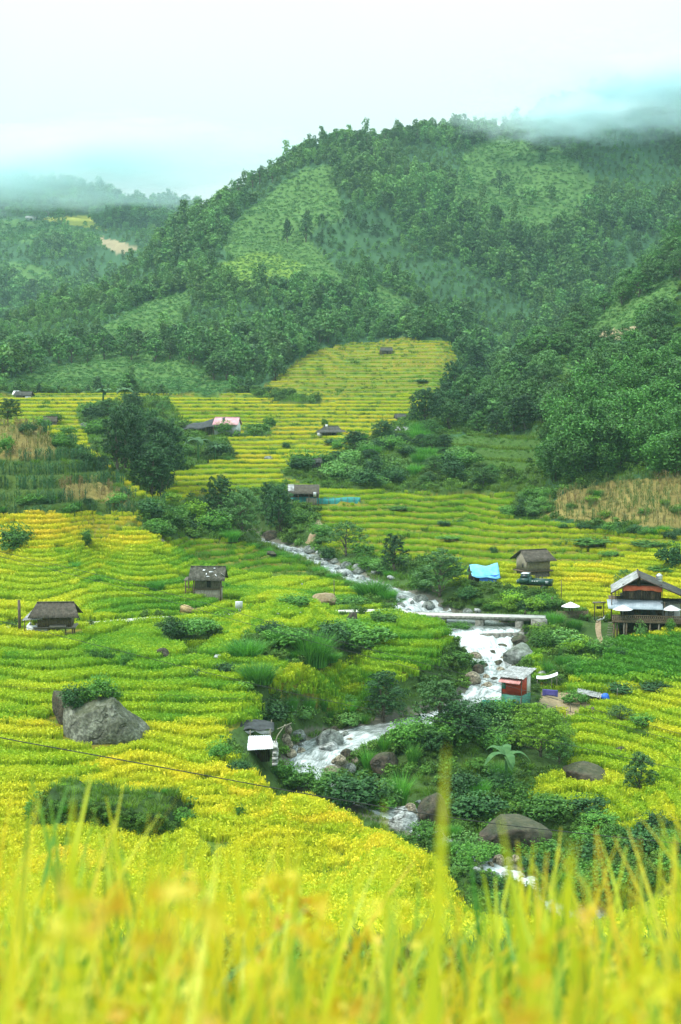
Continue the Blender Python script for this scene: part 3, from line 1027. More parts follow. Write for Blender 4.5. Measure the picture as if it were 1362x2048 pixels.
def make_grass(seed, H=1.5, n=220, W=.7, bw=.045, mat='grass'):
    r = np.random.default_rng(seed)
    a = r.uniform(0, 6.28, n); q = r.random(n) ** .6 * W * .5
    B = np.stack([q * np.cos(a), q * np.sin(a), np.full(n, -.05)], 1)
    return leaf_mesh('grass_clump', blades(r, B, H * r.uniform(.55, 1.1, n), bw * r.uniform(.6, 1.2, n), r.uniform(.15, .85, n), 4, a + r.normal(size=n) * .5), M[mat])


def make_banana(seed, H=3.2, nl=9):
    r = np.random.default_rng(seed)
    mb = MB(); mb.tube([(0, 0, -.2), (.03, .02, H * .3), (0, .03, H * .6)], [.16, .13, .08], 8)
    tr = mb.mesh('stem', M['bush_pale'])
    V, Q, l = [], [], []; o_ = 0
    for i in range(nl):
        an = i * 2.4 + r.uniform(-.3, .3); L = r.uniform(1.5, 2.2); up = r.uniform(.5, 1.15)
        seg = 9
        for k in range(seg + 1):
            f = k / seg
            c_ = np.array([math.cos(an) * L * f * .9, math.sin(an) * L * f * .9, H * .58 + up * L * .8 * f - 1.15 * L * f ** 2.2 * .62])
            wd = .30 * math.sin(math.pi * min(1, .08 + f * .92)) ** .6 * (1 if k < seg else .1) + .02
            s = np.array([-math.sin(an), math.cos(an), 0]) * wd
            V += [c_ - s - [0, 0, .06], c_, c_ + s - [0, 0, .06]]
        for k in range(seg):
            b_ = o_ + 3 * k
            Q += [(b_, b_ + 1, b_ + 4, b_ + 3), (b_ + 1, b_ + 2, b_ + 5, b_ + 4)]; l += [.3 + .5 * r.random()] * 2
        o_ += 3 * (seg + 1)
    return tr, mk_mesh('leaf_blades', np.array(V), np.array(Q, np.int32), M['banana'], fattr={'lv': l})
# ------------------------------------------------------------------ stream water
def resample(P, step):
    seg = np.hypot(np.diff(P[:, 0]), np.diff(P[:, 1])); s = np.concatenate([[0], np.cumsum(seg)])
    q = np.arange(0, s[-1], step)
    o = np.stack([np.interp(q, s, P[:, k]) for k in range(P.shape[1])], 1)
    for _ in range(2):
        o[1:-1, :2] = (o[:-2, :2] + o[1:-1, :2] * 2 + o[2:, :2]) / 4
    return q, o


q_, W_ = resample(SP, .3)
tx = np.gradient(W_[:, 0]); ty = np.gradient(W_[:, 1]); tl = np.hypot(tx, ty) + 1e-9
nx_, ny_ = -ty / tl, tx / tl
slope = -np.gradient(W_[:, 2]) / np.maximum(np.gradient(q_), 1e-6)
slope = np.abs(slope)
K = 29
vv = np.linspace(-1.2, 1.2, K)
WX = W_[:, 0:1] + nx_[:, None] * vv * W_[:, 3:4]; WY = W_[:, 1:2] + ny_[:, None] * vv * W_[:, 3:4]
fl = np.clip(slope / .35, .12, 1.0)[:, None]
rip = (fbm(WX * 1.1 + 9, WY * 1.1, 91, 4) - .5)
rip2 = (fbm(q_[:, None] * .7 + vv * 0, vv * W_[:, 3:4] * 2.2 + 5, 93, 3) - .5)
WZ = W_[:, 2:3] + rip * (.25 + .8 * fl) + rip2 * .5 * fl + .02
foam = np.clip(.02 + fl * .95 + rip * 1.3 + rip2 * .9, 0, 1)
pool = np.exp(-((WY - 191) / 5.5) ** 2)
foam = foam * (1 - .9 * pool)
WZ = WZ - pool * rip * .3
i, j = np.meshgrid(np.arange(len(q_) - 1), np.arange(K - 1), indexing='ij')
b_ = (i * K + j).ravel()
Qw = np.stack([b_, b_ + 1, b_ + K + 1, b_ + K], 1).astype(np.int32)
flow = np.stack([q_[:, None] + vv * 0, vv * W_[:, 3:4], vv * 0 + q_[:, None] * 0], 2).reshape(-1, 3)
mw, t, o = new_mat('stream_water')
fo = N(t, 'ShaderNodeAttribute', attribute_name='foam'); fa = N(t, 'ShaderNodeAttribute', attribute_name='flow')
n1 = noise_tex(t, 1.0, 5, .65, vec=fa.outputs['Vector'], stretch=(.8, 3.2, 1))
n2 = noise_tex(t, 3.0, 3, .6, vec=fa.outputs['Vector'], stretch=(.8, 2.0, 1))
k = mth(t, 'ADD', mth(t, 'MULTIPLY', n1, 2.1), mth(t, 'MULTIPLY', fo.outputs['Fac'], 1.0))
k = mth(t, 'ADD', k, mth(t, 'MULTIPLY', n2, .5))
col = ramp(t, mth(t, 'MULTIPLY', k, .42), [(.36, (.07, .085, .07)), (.54, (.15, .17, .16)), (.72, (.34, .37, .37)), (.92, (.58, .61, .61))])
p = N(t, 'ShaderNodeBsdfPrincipled', Roughness=.25)
t.links.new(col, p.inputs['Base Color'])
t.links.new(bump(t, k, .5, .12), p.inputs['Normal']); t.links.new(p.outputs[0], o.inputs[0])
link('stream', mk_mesh('stream', np.stack([WX, WY, WZ], 2).reshape(-1, 3), Qw, mw, pattr={'foam': foam.ravel(), 'flow': flow}, smooth_=True), kind='structure')

# ------------------------------------------------------------------ road and paths (sheets laid over the ground)
mroad = plain_mat('worn_concrete', (.42, .40, .35), (.62, .60, .54), 1.2, .85, bmp=.4, bd=.03)
mpath = plain_mat('trodden_earth', (.19, .135, .075), (.33, .25, .15), 2.5, .95, bmp=.6, bd=.05)


def strip(name, P, w_, mat, lift=.05, zfix=None):
    q, C_ = resample(P, .5)
    tx = np.gradient(C_[:, 0]); ty = np.gradient(C_[:, 1]); tl = np.hypot(tx, ty) + 1e-9
    vv = np.linspace(-1, 1, 7)
    w2 = w_ * (1 + .25 * (vnoise(q * .35, q * 0, 3) - .5))[:, None] if zfix is None else w_
    X = C_[:, 0:1] - (ty / tl)[:, None] * vv * w2; Y = C_[:, 1:2] + (tx / tl)[:, None] * vv * w2
    Z = (ht(X, Y) if zfix is None else C_[:, 2:3] + 0 * X) + lift
    if zfix is None: Z = np.maximum(Z, Z.mean(1, keepdims=True) - .05)
    n, m = X.shape
    i, j = np.meshgrid(np.arange(n - 1), np.arange(m - 1), indexing='ij'); b = (i * m + j).ravel()
    Q = np.stack([b, b + m, b + m + 1, b + 1], 1).astype(np.int32)
    link(name, mk_mesh(name, np.stack([X, Y, Z], 2).reshape(-1, 3), Q, mat, smooth_=True), kind='structure')
    for a in C_[::2]: CLEARED.append((a[0], a[1], w_ + .25))


strip('road', RP[:, :3], 1.15, mroad, .06, True)
strip('path', np.array([tuple(hit(*a)) for a in ((632, 1042), (640, 1050), (634, 1062), (626, 1072), (622, 1082), (612, 1090))]), .8, mpath)
strip('path', np.array([tuple(hit(*a)) for a in ((1197, 1242), (1196, 1258), (1199, 1275), (1206, 1292), (1214, 1308), (1208, 1322), (1190, 1345))]), .36, mpath)
strip('path', np.array([tuple(hit(*a)) for a in ((1128, 1436), (1140, 1428), (1160, 1422), (1190, 1414))]), .5, mpath)

# ------------------------------------------------------------------ rocks
import bmesh


def rock_mat(name, c1, c2, c3, moss=.5, mossc=(.05, .075, .02), scale=1.0):
    m, t, o = new_mat(name)
    n1 = noise_tex(t, 1.3 * scale, 7, .62); n2 = noise_tex(t, 5 * scale, 5, .6); n3 = noise_tex(t, .8 * scale, 3, .5, stretch=(1, 1, 2.4))
    col = ramp(t, n1, [(.3, c1), (.5, c2), (.7, c3)])
    col = mixc(t, ramp(t, n2, [(.42, (.0, .0, .0)), (.6, (.75, .75, .75))]), mixc(t, .55, col, (.02, .02, .018)), col)
    # bedding cracks and joints
    vo = t.nodes.new('ShaderNodeTexVoronoi'); vo.feature = 'DISTANCE_TO_EDGE'; vo.inputs['Scale'].default_value = .42 * scale
    tcv = t.nodes.new('ShaderNodeTexCoord'); mpv = t.nodes.new('ShaderNodeMapping'); mpv.inputs['Scale'].default_value = (.8, .8, 2.0); mpv.inputs['Rotation'].default_value = (.3, .35, 0)
    wv = t.nodes.new('ShaderNodeVectorMath'); wv.operation = 'ADD'
    sc_ = t.nodes.new('ShaderNodeVectorMath'); sc_.operation = 'SCALE'; sc_.inputs['Scale'].default_value = 1.3 / scale
    nn_ = t.nodes.new('ShaderNodeTexNoise'); nn_.inputs['Scale'].default_value = 1.6 * scale; nn_.inputs['Detail'].default_value = 4
    t.links.new(tcv.outputs['Object'], nn_.inputs['Vector']); t.links.new(nn_.outputs['Color'], sc_.inputs[0])
    t.links.new(tcv.outputs['Object'], wv.inputs[0]); t.links.new(sc_.outputs[0], wv.inputs[1]); t.links.new(wv.outputs[0], mpv.inputs[0]); t.links.new(mpv.outputs[0], vo.inputs['Vector'])
    crack = ramp(t, mth(t, 'ADD', vo.outputs['Distance'], mth(t, 'MULTIPLY', mth(t, 'MAXIMUM', mth(t, 'SUBTRACT', noise_tex(t, .9 * scale, 3, .6), .47), 0.0), 1.6)), [(.0, (0, 0, 0)), (.05, (1, 1, 1))])
    col = mixc(t, crack, mixc(t, .75, col, (.012, .014, .01)), col)
    g = t.nodes.new('ShaderNodeNewGeometry'); sx = t.nodes.new('ShaderNodeSeparateXYZ'); t.links.new(g.outputs['Normal'], sx.inputs[0])
    up = mth(t, 'MULTIPLY', mth(t, 'ADD', sx.outputs[2], mth(t, 'MULTIPLY', n3, 1.4)), .5)
    col = mixc(t, ramp(t, up, [(.62 - .2 * moss, (0, 0, 0)), (.86 - .2 * moss, (moss, moss, moss))]), col, mossc)
    p = N(t, 'ShaderNodeBsdfPrincipled', Roughness=.8); p.inputs['Specular IOR Level'].default_value = .3
    t.links.new(col, p.inputs['Base Color'])
    t.links.new(bump(t, mth(t, 'ADD', mth(t, 'ADD', n1, mth(t, 'MULTIPLY', n2, .5)), mth(t, 'MULTIPLY', crack, .35)), 1.0, .2), p.inputs['Normal']); t.links.new(p.outputs[0], o.inputs[0])
    return m


M['rock_grey'] = rock_mat('grey_rock', (.10, .11, .10), (.24, .26, .24), (.42, .45, .42), .35)
M['rock_tan'] = rock_mat('tan_rock', (.16, .13, .09), (.36, .30, .21), (.55, .48, .36), .15)
M['rock_brown'] = rock_mat('brown_rock', (.035, .028, .02), (.085, .066, .045), (.15, .12, .085), .35)
M['rock_white'] = rock_mat('pale_rock', (.26, .27, .26), (.46, .48, .47), (.66, .68, .67), .1)
M['rock_boulder'] = rock_mat('lichen_rock', (.06, .062, .045), (.19, .195, .15), (.42, .44, .36), .65, (.05, .058, .02), .75)


def rock_verts(seed, cuts=14, sub=4, rough=.09, flat=.15):
    r = np.random.default_rng(seed)
    bm = bmesh.new(); bmesh.ops.create_icosphere(bm, subdivisions=sub, radius=1)
    V = np.array([v.co[:] for v in bm.verts]); Fc = np.array([[v.index for v in f.verts] for f in bm.faces], np.int32); bm.free()
    for _ in range(cuts):
        n = r.normal(size=3); n[2] = n[2] * .8 + .1; n /= np.linalg.norm(n); d = r.uniform(.52, .86)
        e = V @ n - d
        V = V - np.where(e > 0, e * .93, 0)[:, None] * n
    s = r.uniform(0, 99)
    nn = fbm(V[:, 0] * 1.7 + V[:, 2] * 1.3 + s, V[:, 1] * 1.7 - V[:, 2] * .9 + s, seed, 5) - .5
    n2 = fbm(V[:, 0] * 5 + s, V[:, 1] * 4 + V[:, 2] * 6 + s, seed + 3, 4) - .5
    V = V * (1 + nn * rough * 2.4 + n2 * rough)[:, None]
    V[:, 2] = np.where(V[:, 2] < -.6, -.6, V[:, 2])
    return V, Fc


ROCKS = {}
for mk in ('rock_grey', 'rock_tan', 'rock_brown', 'rock_white'):
    for k in range(3):
        V, Fc = rock_verts(hash(mk) % 1 + 40 + k * 7 + len(ROCKS), 13, 3, .08)
        ROCKS[mk, k] = mk_mesh('rock', V, Fc, M[mk], smooth_=False)


def rock(px, py, wpx, hpx, kind='rock_grey', label=None, group=None, var=None, name='rock', depth=.9, rz=None, cat='rock'):
    """rock whose foot is seen at px, py"""
    p = hit(px, py)
    if p is None: return
    m = mpp(p); w_ = wpx * m; h_ = hpx * m * 1.05
    o = link(name, ROCKS[kind, random.randrange(3) if var is None else var], None, (p.x, p.y + w_ * .3 * depth, p.z + h_ * .30), label, cat, group)
    o.scale = (w_ * .56, w_ * .52 * depth, h_ * .66)
    o.rotation_euler = (random.uniform(-.12, .12), random.uniform(-.12, .12), random.uniform(-.5, .5) if rz is None else rz)
    CLEARED.append((p.x, p.y + w_ * .3, w_ * .5))
    return o


# the great boulder in the near paddies: two masses
V, Fc = rock_verts(207, 15, 5, .12)
V2, F2 = rock_verts(77, 9, 4, .08)
p = hit(198, 1488); m_ = mpp(p)
V[:, 2] = np.sign(V[:, 2]) * np.abs(V[:, 2]) ** .72
V = V * np.array([4.5, 3.4, 3.45]) + np.array([0, 2.2, .95])
V[:, 2] = np.where(V[:, 2] > 0, V[:, 2] * (1 - .16 * np.clip((V[:, 0] - .5) / 3.4, 0, 1)), V[:, 2])
bb = link('boulder', mk_mesh('boulder', V, Fc, M['rock_boulder'], smooth_=False), None, (p.x + .2, p.y, p.z), 'huge grey lichened boulder sitting in the yellow rice, bushes on its top', 'boulder')
V2 = V2 * np.array([2.5, 2.2, 2.2]) + np.array([0, 1.6, 1.0])
p2 = hit(133, 1450)
link('boulder', mk_mesh('boulder', V2, F2, M['rock_brown'], smooth_=False), None, (p2.x, p2.y, p2.z + .3), 'dark brown boulder leaning behind the huge grey boulder, shrubs growing over it', 'boulder')
CLEARED += [(p.x, p.y + 2.2, 4.3), (p2.x, p2.y + 1, 2.6)]

rock(775, 1552, 66, 46, 'rock_brown', 'blunt chocolate-brown rock among tall grass clumps on the stream bank', name='boulder', cat='boulder', var=0)
rock(872, 1662, 76, 78, 'rock_brown', 'tall upright brown boulder above pale slabs beside the lower stream', name='boulder', cat='boulder', var=1)
rock(1035, 1708, 140, 80, 'rock_brown', 'broad dark overhanging boulder under bushes above a pile of tan stones', name='boulder', cat='boulder', var=2)
rock(1172, 1572, 92, 46, 'rock_brown', 'low flat brown rock at the edge of the terraces behind the banana plant', name='boulder', cat='boulder', var=2)
rock(1245, 1512, 34, 18, 'rock_brown', 'small dark rock poking out of the yellow terraces below the bare shrub', var=1)
rock(1040, 1328, 76, 42, 'rock_grey', 'large dark mossy slab at the foot of the weir falls', name='boulder', cat='boulder', var=0)
rock(1045, 1295, 44, 26, 'rock_brown', 'dark wet rock at the far end of the weir falls', var=1)
rock(1003, 1296, 24, 11, 'rock_brown', 'little dark rock in the white water just under the weir', var=2)
rock(812, 1635, 64, 22, 'rock_white', 'upper pale slab beside the lower stream', var=0)
rock(808, 1660, 70, 34, 'rock_white', 'long pale slab sloping to the stream below the upper one', var=2)
rock(822, 1632, 28, 26, 'rock_tan', 'golden tan stone wedged next to the tall brown boulder', var=1)
rock(655, 1498, 60, 42, 'rock_grey', 'flat-topped grey boulder standing in mid-stream above the pale wedge', name='boulder', cat='boulder', var=1)
rock(662, 1508, 44, 26, 'rock_white', 'pale wedge-shaped boulder leaning on the mid-stream grey boulder', name='boulder', cat='boulder', var=0)
rock(598, 1480, 34, 22, 'rock_grey', 'rounded grey rock on the far bank next to the white-roofed shelter', var=2)
rock(542, 1080, 36, 20, 'rock_brown', 'dark rock jutting over the upper stream bend', var=0)
rock(838, 1208, 36, 20, 'rock_grey', 'sloping grey slab in the stream just above the bridge', var=1)
rock(858, 1222, 32, 20, 'rock_grey', 'dark-sided rock above the bridge deck under the large bush', var=2)
rock(706, 1252, 26, 30, 'rock_brown', 'leaning dark brown rock on the bank below the road', var=1)
rock(438, 1322, 28, 14, 'rock_white', 'small pale stone at the foot of the grassy mound', var=1)
rock(505, 1180, 12, 9, 'rock_white', 'small white stone lying on the terrace behind the sign board', var=0)
rock(602, 1178, 12, 12, 'rock_white', 'tilted white stone on the terrace next to the bare earth bank', var=2)
rock(325, 1318, 30, 22, 'rock_brown', 'brown rock under creeper beside the short terraces', var=0)
rock(318, 1088, 22, 12, 'rock_brown', 'brown stone below the dark scrub at the end of the yellow strips', var=2)
rock(165, 858, 20, 14, 'rock_grey', 'grey dome of rock in the scrub behind the maize hill', var=1)
rock(538, 921, 24, 10, 'rock_grey', 'grey flat rock lying in the middle of the distant golden field', var=2)
rock(540, 1112, 34, 10, 'rock_brown', 'long brown stone at the edge of the terraces under the upper stream', var=1)
# stream stones
gr = {
 'upper': ('pale stones heaped along the upper stream', 'pale grey stone heaped with others along the upper stream',
  [(598,1108,34,14),(620,1106,30,16),(640,1112,20,12),(588,1102,18,10),(690,1138,26,16),(712,1140,20,13),(676,1142,20,12),(735,1142,22,11),(750,1150,20,11),(655,1120,18,11),(668,1128,22,12),(782,1160,18,10),(688,1156,36,20),(716,1150,30,16),(752,1180,32,16),(802,1204,30,16),(630,1124,30,16),(648,1134,26,14),(722,1164,26,14),(740,1172,20,12),(700,1160,18,12),(775,1180,22,12),(788,1192,18,11)], ('rock_white', 'rock_grey', 'rock_white')),
 'bridge': ('stones around the bridge', 'grey stone in the stream bed by the concrete bridge',
  [(800,1218,22,14),(815,1228,20,12),(824,1212,12,12),(842,1230,18,10),(935,1228,22,12),(955,1226,18,11),(800,1205,16,10)], ('rock_grey', 'rock_white')),
 'shelter': ('stones at the rapid beside the shelter', 'rounded tan stone piled between the white-roofed shelter and the rapid',
  [(578,1500,20,18),(590,1508,22,17),(601,1512,20,17),(580,1518,26,20),(606,1496,18,14),(570,1488,22,20),(575,1472,24,22)], ('rock_tan', 'rock_white', 'rock_tan')),
 'rapid': ('stones on the far side of the rapid', 'grey and tan stone lining the outer side of the rapid',
  [(690,1478,22,16),(700,1488,18,12),(668,1466,20,14),(720,1480,18,10),(678,1532,30,22),(694,1520,26,22),(700,1545,24,20),(664,1550,34,18),(682,1560,26,16),(646,1556,16,11),(710,1530,18,16),(655,1470,18,14)], ('rock_grey', 'rock_tan', 'rock_brown')),
 'low': ('tan stones at the lowest bend', 'tan stone in the heap under the broad dark boulder',
  [(998,1735,26,26),(1018,1732,18,18),(1030,1728,20,18),(1022,1745,16,14),(982,1738,18,14)], ('rock_tan', 'rock_tan')),
 'lowpale': ('pale stones at the lowest bend', 'pale stone washed by the stream at its lowest bend',
  [(955,1745,22,12),(985,1755,30,12),(1015,1762,40,20),(1042,1766,24,14),(1052,1776,22,12),(960,1738,16,9)], ('rock_white', 'rock_grey')),
 'slabs': ('small stones by the tall brown boulder', 'small stone between the pale slabs and the tall brown boulder',
  [(842,1622,16,12),(850,1612,14,10),(838,1608,14,9),(836,1640,14,12)], ('rock_white', 'rock_tan')),
 'falls': ('rocks under the falls', 'dark rock beside the white water below the falls',
  [(930,1304,20,12),(950,1322,30,18),(1000,1334,26,14),(975,1378,24,14),(985,1312,22,12),(1008,1322,18,11),(968,1340,22,15),(1000,1346,20,12),(990,1366,18,12),(945,1370,36,26),(958,1352,26,24),(972,1362,16,14),(935,1352,22,16)], ('rock_brown', 'rock_tan')),
 'redhut': ('pale slabs behind the red hut', 'pale slab on the stream bank behind the red hut',
  [(1085,1358,30,16),(1104,1352,24,14),(1118,1360,18,12)], ('rock_white', 'rock_grey')),
}
for g_, lab, lst, kinds in gr.values():
    for n_, (a, b, c_, d) in enumerate(lst):
        rock(a, b, c_, d, kinds[n_ % len(kinds)], lab, g_)
# ------------------------------------------------------------------ building materials
M['wood_grey'] = plain_mat('weathered_boards', (0.070, 0.059, 0.045), (0.210, 0.189, 0.147), 5, .85, stretch=(3, 3, .5), bmp=.5)
M['wood_pale'] = plain_mat('pale_boards', (0.160, 0.144, 0.104), (0.336, 0.304, 0.232), 5, .85, stretch=(3, 3, .5), bmp=.5)
M['wood_dark'] = plain_mat('dark_boards', (.025, .016, .012), (.085, .055, .04), 5, .8, stretch=(3, 3, .5), bmp=.5)
M['wood_brown'] = plain_mat('brown_boards', (.06, .042, .028), (.16, .115, .07), 5, .85, stretch=(3, 3, .5), bmp=.5)
M['roof_moss'] = plain_mat('mossy_fibre_cement', (0.030, 0.030, 0.021), (0.102, 0.096, 0.075), 2.2, .9, stops=[(.3, (0.027, 0.030, 0.015)), (.5, (0.060, 0.057, 0.042)), (.72, (0.132, 0.123, 0.102))])
M['roof_brown'] = plain_mat('brown_fibre_cement', (0.039, 0.033, 0.025), (0.105, 0.091, 0.072), 2.5, .9, stops=[(.3, (0.030, 0.028, 0.017)), (.5, (0.063, 0.052, 0.039)), (.75, (0.116, 0.099, 0.077))])
M['roof_dark'] = plain_mat('dark_roofing', (0.025, 0.025, 0.021), (0.084, 0.084, 0.073), 1.6, .9)
M['roof_grey'] = plain_mat('grey_sheet_roof', (.20, .21, .21), (.45, .46, .46), 1.6, .6, stops=[(.3, (.11, .11, .10)), (.5, (.26, .26, .255)), (.7, (.46, .47, .47))])
M['metal_white'] = plain_mat('white_painted_metal', (0.527, 0.552, 0.578), (0.697, 0.714, 0.731), 1.2, .45, bmp=.1)
M['metal_blue'] = plain_mat('blue_grey_metal', (.24, .29, .34), (.38, .43, .48), 1.0, .45, bmp=.1)
M['steel'] = plain_mat('tank_steel', (.50, .52, .53), (.72, .74, .75), 2, .3, .9, bmp=.05)
M['concrete'] = plain_mat('concrete', (.22, .21, .19), (.46, .45, .41), 2.2, .9, stops=[(.3, (.06, .06, .045)), (.5, (.17, .165, .14)), (.72, (.32, .31, .28))])
M['deck'] = plain_mat('bridge_deck', (.34, .33, .30), (.58, .56, .51), .9, .85)
M['plaster'] = plain_mat('pale_plaster', (.50, .52, .52), (.68, .70, .70), 1.8, .85)
M['stone'] = plain_mat('stacked_stone', (.22, .22, .20), (.55, .55, .52), 4.5, .9, bmp=.9, bd=.08)
M['red'] = plain_mat('red_painted_board', (.34, .028, .012), (.46, .05, .02), 1.4, .6)
M['pink'] = plain_mat('faded_red_sheet', (.42, .16, .15), (.60, .30, .29), 1.6, .6)
M['pinkroof'] = plain_mat('rose_roof_sheet', (.45, .20, .23), (.62, .36, .38), 1.0, .6)
M['banner'] = plain_mat('coral_cloth', (.62, .10, .045), (.78, .20, .11), 1.5, .8, bmp=.2)
M['teal'] = plain_mat('teal_net', (.015, .16, .15), (.05, .34, .32), 2.5, .7, stretch=(6, 6, .6))
M['tealgreen'] = plain_mat('green_board', (.02, .12, .08), (.05, .22, .15), 2, .6)
M['tarp_blue'] = plain_mat('sky_blue_tarp', (.09, .36, .62), (.22, .56, .80), 1.3, .45, bmp=.3, bd=.1)
M['tarp_deep'] = plain_mat('deep_blue_tarp', (.01, .09, .50), (.03, .18, .72), 1.3, .5, bmp=.3, bd=.1)
M['purple'] = plain_mat('violet_cloth', (.06, .05, .24), (.12, .10, .36), 2, .8)
M['white_cloth'] = plain_mat('white_cloth', (0.594, 0.612, 0.630), (0.756, 0.765, 0.774), 1.5, .8, bmp=.1)
M['black'] = plain_mat('black_stuff', (.008, .008, .008), (.03, .03, .03), 3, .7)
M['shade'] = plain_mat('dark_netting', (0.015, 0.017, 0.018), (0.050, 0.055, 0.058), 1.5, .8)
M['tgreen'] = plain_mat('dark_green_paint', (.010, .045, .035), (.025, .085, .065), 2, .45)
M['glass'] = plain_mat('dark_glass', (.02, .025, .03), (.06, .07, .08), 1, .1)
M['rubber'] = plain_mat('tyre_rubber', (.012, .012, .012), (.03, .03, .03), 4, .9)
M['straw'] = plain_mat('straw', (.22, .15, .06), (.44, .32, .16), 6, .95, bmp=.8, bd=.06)
M['cable'] = plain_mat('black_cable', (.015, .015, .015), (.03, .03, .03), 2, .6)
M['pole'] = plain_mat('old_timber_pole', (.05, .04, .03), (.13, .10, .075), 5, .9, stretch=(1, 1, .3))


def base(px, py, r=0):
    p = hit(px, py)
    if r: CLEARED.append((p.x, p.y + r * .45, r))
    return p


def sign_(v): return -1 if v < 0 else 1


def gable(mb, L, D, ze, zr, Lr=None, waves=None, oy=0, amp=.035, jit=.03, back=True, dx=0):
    """roof with its ridge along x; L eave length, Lr ridge length"""
    Lr = Lr or L
    waves = waves or int(L * 4.5)
    for s in ((-1, 1) if back else (-1,)):
        mb.corr((-L / 2, oy + s * D / 2, ze), (L / 2, oy + s * D / 2, ze), (dx - Lr / 2, oy - s * .0, zr), (dx + Lr / 2, oy, zr), waves, amp, .03, jit, 3)
    mb.tube([(dx - Lr / 2, oy, zr + .04), (dx + Lr / 2, oy, zr + .04)], .09, 6)
    return mb


def walls(mb, L, D, z0, z1, n=12, seed=0, gab=0, oy=0):
    mb.planks((-L / 2, oy - D / 2), (L / 2, oy - D / 2), z0, z1, n, seed=seed)
    mb.planks((L / 2, oy + D / 2), (-L / 2, oy + D / 2), z0, z1, n, seed=seed + 1)
    m = max(4, int(n * D / L))
    for s in (-1, 1):
        if gab:
            mb.planks((s * L / 2, oy - s * D / 2 * -1), (s * L / 2, oy), z0, z1, m // 2 + 1, seed=seed + 2, z1b=z1 + gab * .92)
            mb.planks((s * L / 2, oy), (s * L / 2, oy + s * D / 2 * -1), z0, z1 + gab * .92, m // 2 + 1, seed=seed + 3, z1b=z1)
        else:
            mb.planks((s * L / 2, oy - D / 2), (s * L / 2, oy + D / 2), z0, z1, m, seed=seed + 2)
    mb.box((0, oy, (z0 + z1) / 2), (L - .12, D - .12, z1 - z0 - .05))          # inner lining behind the boards
    return mb


def post(root, x, y, z0, z1, r=.07, mat='wood_brown', lean=0):
    mb = MB(); mb.tube([(x, y, z0), (x + lean * .5, y, (z0 + z1) / 2), (x + lean, y, z1)], [r, r * .95, r * .9], 7)
    return mb.build('post', M[mat], root, True)


# A: stilted granary at the roadside
p = base(112, 1270, 3.6)
R = empty('granary', p, math.radians(4), 'stilted wooden granary with brown sheet roof and low pale wall, beside a stout timber post', 'granary')
walls(MB(), 3.9, 2.4, 1.15, 2.45, 18, 1).build('wall', M['wood_brown'], R)
mb = MB(); mb.box((0, 0, 1.08), (4.9, 3.0, .1)); mb.box((0, -1.3, .99), (4.7, .1, .12)); mb.box((0, 1.3, .99), (4.7, .1, .12)); mb.build('platform', M['wood_grey'], R)
gable(MB(), 5.9, 4.0, 2.32, 3.85, 4.3, oy=0).build('roof', M['roof_brown'], R)
for x in (-.6, .55, 1.25, 2.05): post(R, x, -1.1, -.6, 1.05, .09)
for x in (-1.8, 0, 2.0): post(R, x, 1.2, -.6, 1.05, .09)
mb = MB(); mb.box((-2.05, -.9, .42), (2.4, .22, 1.75)); mb.box((-3.14, .4, .42), (.22, 2.4, 1.75)); mb.build('base_wall', M['plaster'], R)
mb = MB(); mb.corr((-3.6, -1.9, 2.05), (-1.3, -1.9, 2.2), (-2.9, .9, 2.75), (-1.6, .6, 2.95), 9, .03, .03, .03); mb.build('lean_to_roof', M['roof_grey'], R)
post(R, -3.35, -1.6, .6, 2.1, .06); post(R, -3.0, .8, .6, 2.7, .06)
mb = MB(); mb.box((.45, -1.62, 1.32), (1.9, .5, .05), 0, .5); mb.build('awning_board', M['wood_grey'], R)

# B: two-storey hut with torn roof
p = base(417, 1198, 2.9)
R = empty('field_hut', p, math.radians(-3), 'tall two-storey plank hut with torn mossy corrugated roof standing in the paddies', 'hut')
walls(MB(), 3.5, 2.6, -.5, 1.45, 17, 5).build('wall', M['wood_pale'], R)
mb = walls(MB(), 3.35, 2.45, 1.5, 3.1, 15, 8); mb.build('upper_wall', M['wood_grey'], R)
for y in (-1.32, 1.32):
    mb = MB(); mb.box((0, y, 1.5), (3.9, .14, .14)); mb.build('floor_beam', M['wood_brown'], R)
gable(MB(), 5.0, 3.9, 2.75, 4.45, 4.85, jit=.07).build('roof', M['roof_moss'], R)
mb = MB()
for (x, f, w_, h_) in ((-.5, .72, .34, .22), (.5, .6, .6, .12), (1.25, .35, .16, .4), (.15, .28, .4, .08), (2.15, .42, .3, .5), (.9, .86, .3, .14), (-.1, .45, .12, .3)):
    y = -1.95 + 1.95 * f; z = 2.75 + 1.7 * f
    mb = MB(); mb.box((x, y - .05, z + .075), (w_, h_, .02), x * .9, math.atan2(1.7, 1.95)); mb.build('roof_patch', M['white_cloth'], R)
mb = MB(); mb.box((.25, -1.262, 2.3), (.55, .05, 1.05)); mb.build('window', M['black'], R)
for x in (-1.8, 1.85): post(R, x, -1.38, -.5, 2.95, .09, 'wood_brown')
mb = MB(); mb.corr((-3.2, -1.3, 2.7), (-1.9, -1.3, 2.85), (-3.1, .6, 2.95), (-1.9, .6, 3.1), 6, .03, .03, .02); mb.build('lean_to_roof', M['wood_grey'], R)
for x, y in ((-2.95, -1.2), (-2.8, .5)): post(R, x, y, -.5, 2.75, .10, 'wood_brown')
mb = MB()
for z in (.5, 1.1, 1.7): mb.tube([(-2.95, -1.2, z), (-1.75, -1.25, z + .05)], .04, 5)
mb.build('rail', M['wood_brown'], R)

